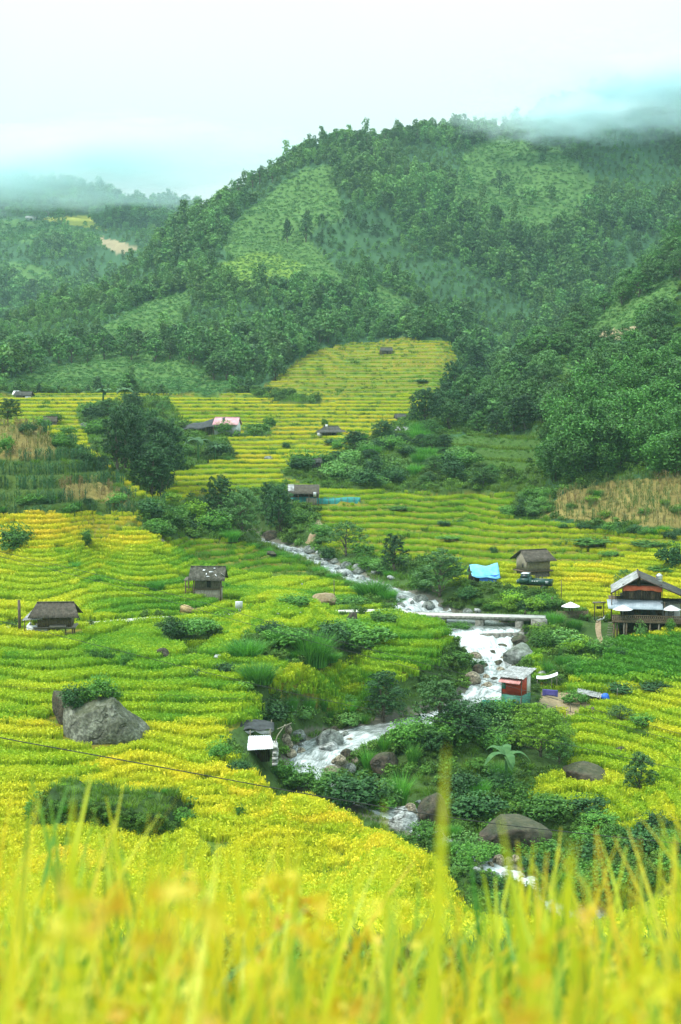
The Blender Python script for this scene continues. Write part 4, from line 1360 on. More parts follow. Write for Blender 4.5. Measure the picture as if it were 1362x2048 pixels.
# C: granary on the right bank
p = base(1066, 1156, 3.4)
R = empty('granary', p, math.radians(22), 'pale plank granary with sagging brown roof standing behind the dark green truck', 'granary')
walls(MB(), 4.0, 3.0, 1.3, 3.0, 14, 11, gab=1.1).build('wall', M['wood_pale'], R)
walls(MB(), 3.7, 2.7, -.6, 1.1, 12, 13).build('base_wall', M['wood_grey'], R)
mb = MB(); mb.box((0, 0, 1.2), (4.9, 3.5, .14)); mb.build('platform', M['wood_brown'], R)
gable(MB(), 5.3, 4.9, 2.75, 4.25, 4.5, oy=0).build('roof', M['roof_brown'], R)
mb = MB(); mb.box((-2.03, -.5, 2.0), (.05, .35, .6)); mb.build('window', M['black'], R)
for x in (-1.9, 1.9):
    for y in (-1.4, 1.4): post(R, x, y, -.6, 1.15, .1)

# D: blue tarpaulin tent
p = base(968, 1168, 2.6)
R = empty('tarp_tent', p, math.radians(14), 'tent of bright blue tarpaulin pitched beside the big bank-side bush', 'tent')
mb = MB()


def tarp(u, v):
    x = -2.3 + 4.4 * u; s = 2 * v - 1
    return (x + .25 * s, s * 1.9, 3.0 - 1.45 * abs(s) ** 1.15 - .22 * math.sin(u * math.pi) - .12 * math.sin(u * 9 + v * 5) - .4 * u * abs(s))


mb.sheet(tarp, 14, 12, .04); mb.build('fly_sheet', M['tarp_blue'], R)
mb = MB(); mb.sheet(lambda u, v: (-1.3 + 3.0 * u, -1.62 + .08 * math.sin(u * 14), -.5 + 1.95 * v + .1 * u * v), 14, 3, .03)
mb.sheet(lambda u, v: (1.75, -1.6 + 3.1 * u, -.5 + (2.0 + .7 * math.sin(u * 3.14)) * v), 6, 3, .03); mb.build('side_sheet', M['tarp_deep'], R)
mb = MB(); mb.sheet(lambda u, v: (-2.1 + 4.0 * u, .9, -.5 + 2.7 * v), 3, 3, .05); mb.build('back_sheet', M['black'], R)
for x, y, h in ((-2.2, -1.7, 1.55), (-2.2, 0, 2.7), (2.0, -1.75, 1.3), (2.0, 0, 2.6), (-2.2, 1.7, 1.5), (2, 1.7, 1.3)): post(R, x, y, -.5, h, .045)

# truck
p = base(1070, 1180, 2.6)
R = empty('truck', p, math.radians(-20), 'small dark green flatbed truck parked on the stream bank under the pale granary', 'truck')
mb = MB(); mb.box((-1.45, 0, 1.35), (1.35, 1.75, .75)); mb.box((-1.4, 0, 2.0), (1.15, 1.62, .7), 0, 0, 0, .86); mb.box((-2.3, 0, 1.2), (.5, 1.5, .55), 0, 0, 0, .92); mb.build('cab', M['tgreen'], R)
mb = MB(); mb.box((-2.0, 0, 2.0), (.06, 1.3, .5), 0, 0, .17); mb.build('windscreen', M['glass'], R)
for s in (-1, 1):
    mb = MB(); mb.box((-1.4, s * .79, 2.0), (.75, .05, .42), 0, -s * .1); mb.build('window', M['glass'], R)
mb = MB(); mb.box((-1.4, 0, 2.385), (1.1, 1.5, .06)); mb.build('cab_roof', M['metal_white'], R)
mb = MB(); mb.box((.9, 0, .98), (3.1, 1.85, .1))
for s in (-1, 1): mb.box((.9, s * .93, 1.3), (3.1, .07, .6))
mb.box((2.46, 0, 1.3), (.07, 1.85, .6)); mb.box((-.66, 0, 1.45), (.07, 1.85, .9)); mb.build('cargo_bed', M['tgreen'], R)
mb = MB(); mb.box((.2, 0, .78), (4.6, .8, .22)); mb.build('chassis', M['black'], R)
for c_, d_ in [((-.2 + k * .34, -.975, 1.38), (.2, .02, .12)) for k in range(3)] + [((1.9, -.975, 1.42), (.5, .02, .1)), ((1.9, -.975, 1.22), (.4, .02, .07))]:
    mb = MB(); mb.box(c_, d_); mb.build('side_marking', M['metal_white'], R)
for x in (-1.75, 1.35):
    for s in (-1, 1):
        mb = MB(); mb.tube([(x, s * .68, .42), (x, s * .92, .42)], .43, 16); wh = mb.build('wheel', M['rubber'], R, True)
        mb = MB(); mb.tube([(x, s * .9, .42), (x, s * .95, .42)], .22, 12); mb.build('rim', M['tgreen'], wh)
for s in (-1, 1):
    mb = MB(); mb.tube([(-2.54, s * .55, 1.2), (-2.6, s * .55, 1.2)], .13, 10); mb.build('headlight', M['metal_white'], R)

# E: guesthouse with terrace
S_ = .0624
p = base(1285, 1276, 0)
gx = lambda a: (a - 1285) * S_
gz_ = lambda b: (1276 - b) * S_
for k in range(-4, 8, 2): CLEARED.append((p.x + k, p.y + 4.4, 4.6))
R = empty('guesthouse', p, math.radians(-10), 'dark timber guesthouse with coral banner, grey awning and a deck on posts over green rice', 'house')
mb = MB(); mb.box((gx(1311), 1.9, 2.22), (gx(1400) - gx(1222), 3.9, .14)); mb.box((gx(1311), 0.02, 2.05), (gx(1400) - gx(1222), .12, .2)); mb.build('deck', M['wood_brown'], R)
mb = MB(); mb.box((gx(1311), -.02, 2.92), (gx(1400) - gx(1222), .12, .1)); mb.box((gx(1311), -.02, 2.45), (gx(1400) - gx(1222), .08, .08))
for k in range(44): mb.box((gx(1222) + .2 + k * .255, -.02, 2.6), (.16, .05, .55))
mb.build('railing', M['wood_brown'], R)
for a in (1226, 1247, 1252, 1300, 1318, 1352, 1385): post(R, gx(a), .15, -.8, 2.1, .13, 'wood_grey' if a in (1247, 1318) else 'wood_brown')
mb = MB(); mb.box((gx(1315), 2.6, .6), (gx(1390) - gx(1236), .15, 3.0)); mb.box((gx(1233), 1.3, .7), (.15, 2.4, 2.7)); mb.build('base_wall', M['wood_dark'], R)
mb = MB()
for k in range(6): mb.box((gx(1222) - .1 + k * .02, .35 + k * .02, .25 + k * .32), (1.0, .35, .07))
mb.build('stairs', M['wood_grey'], R)
mb = MB(); mb.planks((gx(1240), 2.3), (gx(1326), 2.3), 2.3, 4.7, 18, seed=3); mb.box((gx(1283), 5.6, 3.5), (5.3, 6.4, 2.4)); mb.build('wall', M['wood_dark'], R)
mb = MB()
for a in (1262, 1288, 1306): mb.box((gx(a), 2.2, 3.25), (.75, .06, 1.8))
mb.build('door', M['black'], R)
mb = MB(); mb.planks((gx(1245), 2.25), (gx(1324), 2.25), 4.72, 6.75, 16, seed=5); mb.box((gx(1284), 5.5, 5.6), (4.85, 6.2, 2.0)); mb.build('upper_wall', M['wood_dark'], R)
mb = MB(); mb.box((gx(1283), 2.16, 5.35), (.1, .06, 1.1)); mb.box((gx(1262), 2.18, 5.3), (.5, .04, 1.0)); mb.box((gx(1306), 2.18, 5.3), (.5, .04, 1.0)); mb.build('window', M['wood_brown'], R)
ax, az_ = gx(1277), gz_(1150)
mb = MB(); mb.corr((gx(1220), .9, gz_(1184)), (gx(1220), 8.8, gz_(1184)), (ax, .9, az_), (ax, 8.8, az_), 34, .03, .05, .03, 3); mb.build('roof', M['roof_grey'], R)
mb = MB(); mb.corr((gx(1374), .9, gz_(1191)), (gx(1374), 8.8, gz_(1191)), (ax + .02, .9, az_ - .01), (ax + .02, 8.8, az_ - .01), 34, .03, .05, .03, 3); mb.build('roof', M['roof_dark'], R)
mb = MB(); mb.tube([(ax, .75, az_ + .05), (ax, 8.9, az_ + .05)], .12, 6)
for a, b in ((1218, 1186), (1376, 1192)): mb.tube([(gx(a), .86, gz_(b) - .04), (ax, .86, az_ - .06)], .085, 5)
mb.build('barge_board', M['wood_dark'], R)
mb = MB(); mb.box((ax, 1.9, 7.15), (.42, .25, 1.2)); mb.box((gx(1284), 1.95, 6.72), (5.1, .2, .2)); mb.build('gable_frame', M['wood_dark'], R)
mb = MB(); mb.sheet(lambda u, v: (gx(1244) + (gx(1325) - gx(1244)) * u, 2.0 - .25 * math.sin(v * 2.6), 6.62 - v * (.78 - .16 * math.sin(u * 3.14) ** 2 - .05 * math.sin(u * 19))), 30, 5, .02); mb.build('banner', M['banner'], R)
mb = MB(); mb.corr((gx(1214), .55, gz_(1217)), (gx(1326), .55, gz_(1217)), (gx(1211), 2.2, gz_(1201)), (gx(1326), 2.2, gz_(1201)), 34, .02, .03, 0); mb.build('awning', M['metal_blue'], R)
mb = MB(); mb.box((gx(1345), 2.6, 3.35), (2.3, .2, 2.2)); mb.build('side_wall', M['plaster'], R)
mb = MB()
for k in range(4):
    mb.box((gx(1339) + k * .22, 2.47, 3.05), (.05, .05, 1.1)); mb.box((gx(1344), 2.465, 2.65 + k * .27), (.75, .05, .05), 0, 0, .35)
mb.build('window_lattice', M['black'], R)
mb = MB(); mb.corr((gx(1322), 1.6, 4.45), (gx(1385), 1.6, 4.4), (gx(1322), 4.2, 4.75), (gx(1385), 4.2, 4.7), 14, .03, .03, .02); mb.build('side_roof', M['roof_dark'], R)
mb = MB()
for a in (1222, 1229, 1236): mb.tube([(gx(a), 2.2, 4.7), (gx(a), 2.2, 5.9)], .05, 5)
mb.tube([(gx(1221), 2.2, 5.35), (gx(1244), 2.2, 5.35)], .05, 5); mb.build('balcony_rail', M['wood_brown'], R)
mb = MB(); mb.box((gx(1230), 4.0, 4.66), (1.9, 3.6, .1)); mb.build('balcony_floor', M['wood_brown'], R)
for x, y in ((gx(1221), 1.2), (gx(1330), 1.4), (gx(1370), 1.4), (gx(1221), 3.9)): post(R, x, y, 2.2, 5.7 if x < 0 else 4.6, .07)
# water tank on its own stand behind
q = Vector((p.x + gx(1340), p.y + 6.2, p.z + 2))
T_ = empty('water_tank', q, 0, 'shiny ribbed steel water tank on a frame beside the guesthouse roof', 'water tank')
mb = MB()
zs_ = [4.15 + .12 * k for k in range(12)]
mb.tube([(0, 0, z) for z in zs_], [.46 if k % 3 else .42 for k in range(12)], 18); mb.tube([(0, 0, 5.47), (0, 0, 5.62), (0, 0, 5.7)], [.44, .25, .12], 18); mb.build('tank', M['steel'], T_, True)
for x in (-.4, .4):
    for y in (-.4, .4): post(T_, x, y, -3, 4.12, .04, 'steel')
mb = MB(); mb.box((0, 0, 4.1), (1.1, 1.1, .06)); mb.build('stand_top', M['steel'], T_)

# umbrellas
for (a, top, b, lab, dz, off) in ((1141, 1203, 1234, 'white garden umbrella standing by the low board fence, away from the guesthouse', 0, 0), (1246, 1208, 1243, 'white umbrella on the deck in front of the grey awning', 1, .9), (1347, 1208, 1243, 'white umbrella on the deck in front of the pale lattice-window wall', 1, .9)):
    if dz: q = Vector((p.x + gx(a), p.y + off, p.z + 2.29)); h = gz_(top) - 2.29
    else: q = hit(a, b); h = (b - top) * mpp(q)
    U = empty('parasol', q, random.random(), lab, 'umbrella', 'white umbrellas by the guesthouse')
    mb = MB(); n = 8; V = [(0, 0, h)]; Tt = []
    for k in range(n):
        an = 2 * math.pi * k / n; V.append((1.32 * math.cos(an), 1.32 * math.sin(an), h - .62))
    for k in range(n): Tt.append((0, 1 + k, 1 + (k + 1) % n))
    mb.add(V, [], Tt); m0 = [(x, y, z - .03) for x, y, z in V]; mb.add(m0, [], [(a_, c_, b_) for a_, b_, c_ in Tt]); mb.build('canopy', M['white_cloth'], U)
    mb = MB(); mb.tube([(0, 0, 0), (0, 0, h - .05)], .03, 6); mb.build('pole', M['steel'], U)
    mb = MB()
    for k in range(n):
        an = 2 * math.pi * k / n; mb.tube([(0, 0, h - .08), (1.3 * math.cos(an), 1.3 * math.sin(an), h - .68)], .012, 4)
    mb.build('ribs', M['wood_brown'], U)
# gate and motorbike
q = base(1198, 1240, 1.3)
G = empty('entrance_gate', q, 0, 'plain post-and-beam gate with a dark hanging board at the head of the footpath', 'gate')
for x in (-.62, .62): post(G, x, 0, -.5, 2.3, .07, 'wood_dark')
mb = MB(); mb.box((0, 0, 2.4), (1.75, .5, .2)); mb.box((0, 0, 2.1), (1.3, .12, .08)); mb.build('beam', M['wood_grey'], G)
mb = MB(); mb.box((-.02, -.05, 1.72), (.72, .05, .38)); mb.build('board', M['black'], G)
q2 = Vector((q.x + .15, q.y - 1.0, float(ht(q.x + .15, q.y - 1.0))))
B_ = empty('motorbike', q2, math.radians(15), 'small motorbike parked in front of the gate', 'motorbike')
for x in (-.6, .6):
    mb = MB(); pts = [(x + .27 * math.cos(2 * math.pi * k / 16), 0, .3 + .27 * math.sin(2 * math.pi * k / 16)) for k in range(17)]; mb.tube(pts, .05, 6); wh = mb.build('wheel', M['rubber'], B_)
    mb = MB(); mb.tube([(x, -.04, .3), (x, .04, .3)], .09, 8); mb.build('hub', M['steel'], wh)
mb = MB(); mb.tube([(-.6, 0, .32), (-.15, 0, .45), (.2, 0, .4), (.42, 0, .78), (.6, 0, .3)], [.06, .16, .12, .07, .04], 8); mb.tube([(.15, 0, .4), (.38, 0, .6)], [.1, .16], 8); mb.build('body', M['metal_white'], B_)
mb = MB(); mb.box((-.25, 0, .74), (.75, .24, .1)); mb.build('saddle', M['black'], B_)
mb = MB(); mb.tube([(.4, -.3, 1.0), (.43, 0, .92), (.4, .3, 1.0)], .025, 6); mb.build('handlebar', M['black'], B_)
mb = MB(); mb.tube([(.46, 0, .85), (.54, 0, .84)], .08, 10); mb.build('headlight', M['steel'], B_)

# F: red hut by the stream
p = base(1032, 1404, 2.4)
R = empty('red_hut', p, math.radians(-30), 'red-walled hut with faded awning and grey sheet roof beside the falls', 'hut')
mb = MB(); mb.box((0, 0, 1.0 + 1.08), (2.4, 2.6, 2.15)); mb.build('wall', M['red'], R)
mb = MB(); mb.box((0, 0, .2), (2.5, 2.7, 1.7)); mb.build('base_wall', M['tealgreen'], R)
mb = MB()
for k in range(6):
    y0_ = -1.75 + k * .62
    mb.corr((-1.65 + .05 * (k % 2), y0_, 3.1 + k * .10), (1.65, y0_, 3.1 + k * .10), (-1.6, y0_ + .7, 3.24 + k * .10), (1.62 + .1 * (k % 2), y0_ + .7, 3.24 + k * .10), 11, .03, .02, .04, 1)
mb.build('roof', M['roof_grey'], R)
mb = MB(); mb.corr((-1.35, -2.0, 2.55), (1.25, -2.0, 2.5), (-1.35, -1.32, 2.98), (1.25, -1.32, 2.95), 10, .02, .02, .01); mb.build('awning', M['pink'], R)
mb = MB(); mb.box((-.95, -1.325, 2.05), (.42, .04, .75)); mb.build('window', M['tealgreen'], R)
mb = MB(); mb.box((1.215, .75, 2.1), (.04, 1.0, 2.1)); mb.build('door', M['plaster'], R)
for x, y in ((-1.2, -1.31), (1.21, -1.31), (1.21, 1.31)): post(R, x * 1.01, y * 1.01, -.6, 3.1, .05, 'wood_grey')
# teal net fence in front of it
q = hit(1022, 1412)
NF = empty('net_fence', q, 0, 'teal net strung on stakes below the red hut', 'fence')
mb = MB(); mb.sheet(lambda u, v: (-3.4 + 4.0 * u, -.25 + .3 * math.sin(u * 5), -.3 + 1.0 * v + .05 * math.sin(u * 17)), 24, 3, .02); mb.build('net', M['teal'], NF)
for k in range(5): post(NF, -3.4 + k, -.28 + .3 * math.sin(k / 4 * 5), -.4, .9 + .2 * (k % 2), .035, 'wood_grey')

# small things in the yard
q = base(1101, 1396, .8)
o = link('hanging_cloth', (lambda mb: (mb.sheet(lambda u, v: (-.95 + 1.8 * u, .1 * math.sin(u * 6), .95 - v * (.85 - .12 * math.sin(u * 3.14)) + .1 * (1 - u)), 14, 5, .03), mb.mesh('hanging_cloth', M['purple']))[1])(MB()), None, q, 'violet cloth hung low between stakes next to the red hut', 'cloth')
q = base(1088, 1375, 1.0)
AW = empty('awning_shelter', q, math.radians(-8), 'white sheet slung as a shelter on thin poles behind the violet cloth', 'shelter')
mb = MB(); mb.sheet(lambda u, v: (-.9 + 2.5 * u, -.5 + 1.4 * v, 1.15 + .5 * u ** 1.5 - .14 * math.sin(u * 3.14) + .1 * v), 12, 4, .03); mb.build('sheet', M['white_cloth'], AW)
for x, y, h in ((-.8, -.4, 1.1), (1.5, -.45, 1.55), (1.5, .8, 1.6), (-.8, .8, 1.15), (.9, -.45, 1.15)): post(AW, x, y, -.5, h, .04, 'wood_grey')
q = base(1180, 1402, 1.5)
SH = empty('lean_to_shed', q, math.radians(-16), 'low plank shed with a tilted pale-edged roof near the blue tarp bundle', 'shed')
walls(MB(), 2.0, 1.2, -.5, .75, 9, 31).build('wall', M['wood_grey'], SH)
mb = MB(); mb.corr((-1.5, -.95, 1.12), (1.35, -.95, .62), (-1.5, .8, 1.3), (1.35, .8, .85), 10, .03, .03, .03); mb.build('roof', M['roof_grey'], SH)
for x in (-1.3, 1.2): post(SH, x, -.8, -.5, .85, .05)
V, Fc = rock_verts(9, 6, 3, .12)
q = base(1211, 1402, .6)
link('tarp_bundle', mk_mesh('tarp_bundle', V * np.array([.55, .45, .6]) + np.array([0, 0, .35]), Fc, M['tarp_deep']), None, q, 'crumpled vivid blue tarp bundle at the edge of the terrace', 'tarp')
FN = empty('wire_fence', hit(1075, 1425), 0, 'crooked stake and wire fence round the yard of the red hut', 'fence')
f0 = hit(1075, 1425); tops = []
for k, (a, b, h) in enumerate(((1020, 1418, 1.0), (1040, 1424, 1.6), (1058, 1428, 1.1), (1072, 1432, 1.0), (1086, 1430, 1.3), (1110, 1432, .9), (1140, 1425, .9))):
    s = hit(a, b) - f0; post(FN, s.x, s.y, s.z - .4, s.z + h, .045, 'wood_grey', .06); tops.append((s.x, s.y, s.z + h * .8))
mb = MB()
for dz in (0, -.3): mb.tube([(x, y, z + dz) for x, y, z in tops], .015, 4)
mb.build('wire', M['wood_grey'], FN)
q = hit(1186, 1436)
link('stump', (lambda mb: (mb.tube([(0, 0, -.3), (.02, 0, .6), (-.05, .02, 1.25)], [.2, .16, .18], 9), mb.mesh('stump', M['bark']))[1])(MB()), None, q, 'dark broken tree stump at the corner of the terrace by the little path', 'stump')
q = hit(1234, 1398)
link('stake', (lambda mb: (mb.tube([(0, 0, -.3), (.04, 0, 1.3)], [.06, .05], 7), mb.mesh('stake', M['wood_pale']))[1])(MB()), None, q, 'pale upright stake beside the vivid blue bundle', 'stake')

# G: shelter with white roof at the rapid
p = base(520, 1524, 2.6)
CLEARED += [(p.x - 1.6, p.y - .6, 2.2), (p.x - 1.4, p.y - 2.4, 1.8)]
p = p + Vector((0, 0, .55))
R = empty('shelter', p, math.radians(3), 'streamside shelter with white metal roof, dark net awning and stone side wall', 'shelter')
s_ = mpp(p); hx = lambda a: (a - 520) * s_; hz = lambda b: (1524 - b) * s_
mb = MB(); mb.corr((hx(486), -1.2, hz(1505)), (hx(551), -1.2, hz(1502)), (hx(467), 1.4, hz(1481) - .38), (hx(541), 1.4, hz(1479) - .38), 16, .025, .03, .01, 3); mb.build('roof', M['metal_white'], R)
mb = MB(); mb.planks((hx(488), .3), (hx(540), .3), -.6, hz(1508), 12, seed=4); mb.build('wall', M['wood_dark'], R)
mb = MB()
rr = random.Random(3)
for i_ in range(7):
    for k in range(4):
        mb.box((hx(545) + rr.uniform(-.05, .05) + .25, -1.0 + k * .55 + .2 * (i_ % 2), -.5 + i_ * .27), (.5 * rr.uniform(.8, 1.15), .56, .27 * rr.uniform(.8, 1.1)), rr.uniform(-.1, .1))
mb.build('stone_wall', M['stone'], R)
mb = MB(); mb.sheet(lambda u, v: (hx(466) + 3.9 * u, 1.5 + 2.2 * v, 2.3 + .45 * math.sin(u * 2.6 + .3) * (.4 + .6 * v) - .25 * (1 - v) - .12 * math.sin(u * 12.5) * (1 - v)), 18, 8, .03); mb.build('awning', M['shade'], R)
mb = MB(); mb.sheet(lambda u, v: (hx(470) + 3.7 * u, 1.6, 2.1 - .35 * v * abs(math.sin(u * 6.3))), 18, 2, .02); mb.build('awning_fringe', M['white_cloth'], R)
for x, y, h in ((hx(470), 1.5, 2.1), (hx(500), 1.55, 2.2), (hx(541), 1.5, 2.3), (hx(470), 3.6, 2.6), (hx(544), 3.6, 2.7)): post(R, x, y, -.5, h, .05, 'wood_pale')
mb = MB(); mb.tube([(hx(548), .2, .9), (hx(556), .3, 1.9), (hx(572), .6, 2.9)], .05, 5); mb.tube([(hx(555), .4, 2.5), (hx(585), .6, 3.05)], .04, 5); mb.build('leaning_pole', M['wood_pale'], R)

# H: shed with net fence
p = base(607, 1004, 3.6)
R = empty('shed', p, math.radians(2), 'long brown-roofed shed open to the front, beside a turquoise net pen', 'shed')
mb = MB(); mb.corr((-2.95, -1.7, 1.65), (2.95, -1.7, 1.6), (-3.0, 1.5, 3.25), (3.0, 1.5, 3.2), 28, .04, .04, .03, 3); mb.corr((-2.95, 3.2, 2.0), (2.95, 3.2, 2.0), (-3.0, 1.5, 3.25), (3.0, 1.5, 3.2), 28, .04, .04, .03, 2); mb.build('roof', M['roof_brown'], R)
mb = MB(); mb.corr((-2.9, -.9, 2.12), (-1.75, -.9, 2.12), (-2.93, 1.35, 3.24), (-1.78, 1.35, 3.24), 5, .04, .02); mb.build('roof_patch', M['roof_grey'], R)
mb = MB(); mb.planks((-2.8, .4), (2.8, .4), -.6, 1.75, 18, seed=2); mb.box((0, 1.8, .6), (5.6, 2.6, 2.3)); mb.build('wall', M['wood_dark'], R)
mb = MB(); mb.planks((.5, -1.1), (2.5, -1.1), -.5, .85, 6, seed=9); mb.planks((-2.8, -1.0), (-2.0, -1.0), -.5, .6, 3, seed=9); mb.build('front_panel', M['wood_pale'], R)
mb = MB(); mb.box((2.1, -1.75, 1.55), (.55, .05, .9), 0, .3); mb.build('roof_flap', M['metal_white'], R)
for x in (-2.8, -1, 1, 2.8): post(R, x, -1.5, -.6, 1.65, .07)
q = hit(650, 1010)
for k in range(-6, 7): CLEARED.append((q.x + k * 1.1, q.y - .9, 1.5))
NF = empty('net_pen', q, 0, 'long turquoise net pen on stakes stretching beside the brown-roofed shed', 'fence')
s_ = mpp(q)
mb = MB()
mb.sheet(lambda u, v: (-70 * s_ + 141 * s_ * u, .6 * math.sin(u * 4) , -.6 + (1.95 + .18 * math.sin(u * 9)) * v), 40, 3, .02)
mb.sheet(lambda u, v: (71 * s_, -.45 + 3.2 * u, -.6 + 1.6 * v), 8, 3, .02); mb.sheet(lambda u, v: (-5 * s_ + 76 * s_ * u, 2.75, -.6 + 1.9 * v), 20, 3, .02); mb.build('net', M['teal'], NF)
for k in range(12): post(NF, -70 * s_ + 141 * s_ * k / 11, .6 * math.sin(k / 11 * 4) - .05, -.7, 1.5, .04, 'wood_grey')

# smaller houses of the valley


def small_house(a, b, wpx, label, rz=0, wall='wood_grey', roof='roof_dark', D=.6, wh=.3, rh=.26, stilts=0, name='hut', cat='hut', Lr=None, extra=None, clear=True):
    p = base(a, b, wpx * mpp(hit(a, b)) * .5 if clear else 0)
    L = wpx * mpp(p); R = empty(name, p, math.radians(rz), label, cat)
    z0 = L * stilts
    walls(MB(), L * .78, L * D * .78, z0 - (.5 if not stilts else 0), z0 + L * wh, 12, int(a), gab=0).build('wall', M[wall], R)
    gable(MB(), L, L * D, z0 + L * wh * .88, z0 + L * (wh + rh), L * (Lr or .92)).build('roof', M[roof], R)
    mb = MB(); mb.box((L * .08, -L * D * .39 - .045, z0 + L * wh * .45), (L * .13, .06, L * wh * .75)); mb.build('door', M['black'], R)
    for x in (-.36, 0, .36):
        post(R, L * x, -L * D * .46, -.6, z0 + L * wh * .92, L * .014, 'wood_pale' if name == 'farmhouse' else 'wood_brown')
    if stilts:
        for x in (-.36, .36): post(R, L * x, L * D * .36, -.6, z0 + .05, L * .018)
        mb = MB(); mb.box((0, 0, z0 - .05), (L * .85, L * D * .85, .12)); mb.build('platform', M['wood_brown'], R)
    return R, p, L


R, p, L = small_house(662, 873, 50, 'dark-roofed farmhouse with pale posts in the middle of the golden valley fields', 2, 'wood_grey', 'roof_dark', .7, .16, .2, .06, 'farmhouse', 'house', .55)
mb = MB(); mb.corr((-L * .66, -L * .52, L * .17), (L * .66, -L * .52, L * .17), (-L * .5, -L * .3, L * .27), (L * .5, -L * .3, L * .27), 24, .03, .03); mb.build('porch_roof', M['roof_dark'], R)
mb = MB(); mb.box((-L * .45, -L * .3, L * .05), (L * .2, .1, L * .25)); mb.build('side_wall', M['plaster'], R)
mb = MB(); mb.box((L * .64, -L * .5, .15), (L * .18, 1.0, .35)); mb.build('water_trough', M['tarp_blue'], R)
mb = MB(); mb.box((-L * .18, -.1, L * .41), (.6, .3, .9)); mb.build('ridge_vent', M['plaster'], R)
R, p, L = small_house(773, 711, 26, 'lone dark hut on stilts high on the terraced golden hill', -4, 'wood_grey', 'roof_dark', .75, .24, .24, .12)
mb = MB(); mb.box((-L * .48, 0, L * .2), (L * .1, L * .3, L * .35)); mb.build('side_wall', M['wood_brown'], R)
small_house(804, 842, 32, 'grey hut with pale posts at the field edge under the dark leaning tree', 4, 'wood_grey', 'roof_dark', .7, .2, .24)
small_house(805, 866, 30, 'grey-roofed low hut half sunk in the scrub of the spur', -6, 'wood_grey', 'roof_grey', .6, .18, .2)
small_house(778, 882, 34, 'hut showing just a dark roof above the spur bushes', 4, 'wood_dark', 'roof_dark', .6, .12, .2)
small_house(630, 934, 28, 'two-tiered dark hut among bushes at the tip of the spur', 8, 'wood_dark', 'roof_dark', .7, .34, .3)
R, p, L = small_house(48, 799, 38, 'grey farmhouse with a white gable at the far edge of the fields', -6, 'wood_grey', 'roof_dark', .6, .22, .2, 0, 'farmhouse', 'house')
mb = MB(); mb.corr((-L * .62, -L * .1, L * .25), (-L * .3, -L * .1, L * .3), (-L * .66, L * .3, L * .46), (-L * .34, L * .3, L * .46), 6, .03, .03); mb.build('porch_roof', M['metal_white'], R)
mb = MB(); mb.box((L * .3, -L * .26, L * .07), (L * .3, .12, L * .2)); mb.build('side_wall', M['plaster'], R)
small_house(101, 852, 30, 'weathered hut almost swallowed by shrubs behind the maize hill', 4, 'wood_grey', 'roof_brown', .7, .3, .34)
small_house(62, 441, 22, 'tiny pale house on the far mountain at the edge of its green fields', 0, 'plaster', 'roof_grey', .6, .2, .2, 0, 'farmhouse', 'house', clear=False)
small_house(90, 431, 20, 'tiny dark house just under the mist on the far mountain', 0, 'wood_grey', 'roof_dark', .6, .2, .2, 0, 'farmhouse', 'house', clear=False)
# long shed with rose roof and dark net roof
p = base(455, 865, 5.5)
R = empty('barn', p, math.radians(-8), 'long barn with a rose-coloured ridge roof and a wide sagging black net roof', 'barn')
walls(MB(), 5.6, 4.2, -.6, 2.0, 16, 51, gab=1.3).build('wall', M['plaster'], R)
gable(MB(), 6.4, 5.4, 1.9, 3.7, 6.2).build('roof', M['pinkroof'], R)
mb = MB(); mb.sheet(lambda u, v: (-12.5 + 12.0 * u, -3.2 + 3.0 * v, .6 + 1.0 * u + 1.6 * u * v + .7 * v - .15 * math.sin(u * 15)), 20, 5, .04); mb.build('net_roof', M['shade'], R)
for k in range(7): post(R, -12.3 + k * 1.9, -3.1, -.8, .65 + .17 * k, .05)
mb = MB(); mb.planks((-12.2, -.4), (-2.9, -.4), -.6, 1.5, 16, seed=5, z1b=2.6); mb.build('side_wall', M['wood_grey'], R)

# ------------------------------------------------------------------ bridge and weir
zd = P3(945, 1232, 189).z
a_ = P3(812, 1230, 191.4); b_ = P3(1082, 1236, 188.4)
cx_, cy_ = (a_.x + b_.x) / 2, (a_.y + b_.y) / 2; Lb = (b_ - a_).length; rzb = math.atan2(b_.y - a_.y, b_.x - a_.x)
R = empty('footbridge', (cx_, cy_, zd), rzb, 'low concrete bridge slab on square piers crossing the stream above the weir', 'bridge')
mb = MB(); mb.box((0, 0, -.14), (Lb + 1.2, 2.6, .28)); mb.build('deck', M['deck'], R)
mb = MB(); mb.box((0, -1.36, -.2), (Lb + 1.2, .12, .46)); mb.box((0, 1.36, -.2), (Lb + 1.2, .12, .46)); mb.build('edge_beam', M['concrete'], R)
for a in (884, 961, 1040):
    x = (a - 947) / 270 * Lb
    for yy_ in (-1.1, 1.1):
        mb = MB(); mb.box((x, yy_, -1.25), (1.15, .62, 2.1), .0, 0, 0, .93); mb.build('pier', M['concrete'], R)
mb = MB(); mb.box((Lb / 2 - .2, -1.8, -1.0), (2.2, 1.0, 1.9), .2, 0, 0, .9); mb.box((Lb / 2 + .2, 0, -1.2), (1.0, 3, 2.0)); mb.box((-Lb / 2 - .1, 0, -1.1), (1.0, 3, 1.8)); mb.build('abutment', M['concrete'], R)
for c_ in np.linspace(-Lb / 2, Lb / 2, 8): CLEARED.append((cx_ + c_ * math.cos(rzb), cy_ + c_ * math.sin(rzb), 2.0))
mb = MB(); mb.tube([(0, 0, -.2), (.05, 0, .55)], [.09, .08], 7)
q = Vector((cx_ + (1052 - 947) / 270 * Lb, cy_ + .6, zd)); link('marker_post', mb.mesh('marker_post', M['wood_dark']), None, q, 'short dark post standing at the far end of the bridge slab', 'post')
w0 = P3(880, 1264, 185.4); w1 = P3(1062, 1262, 185.6)
mb = MB()
n = 14
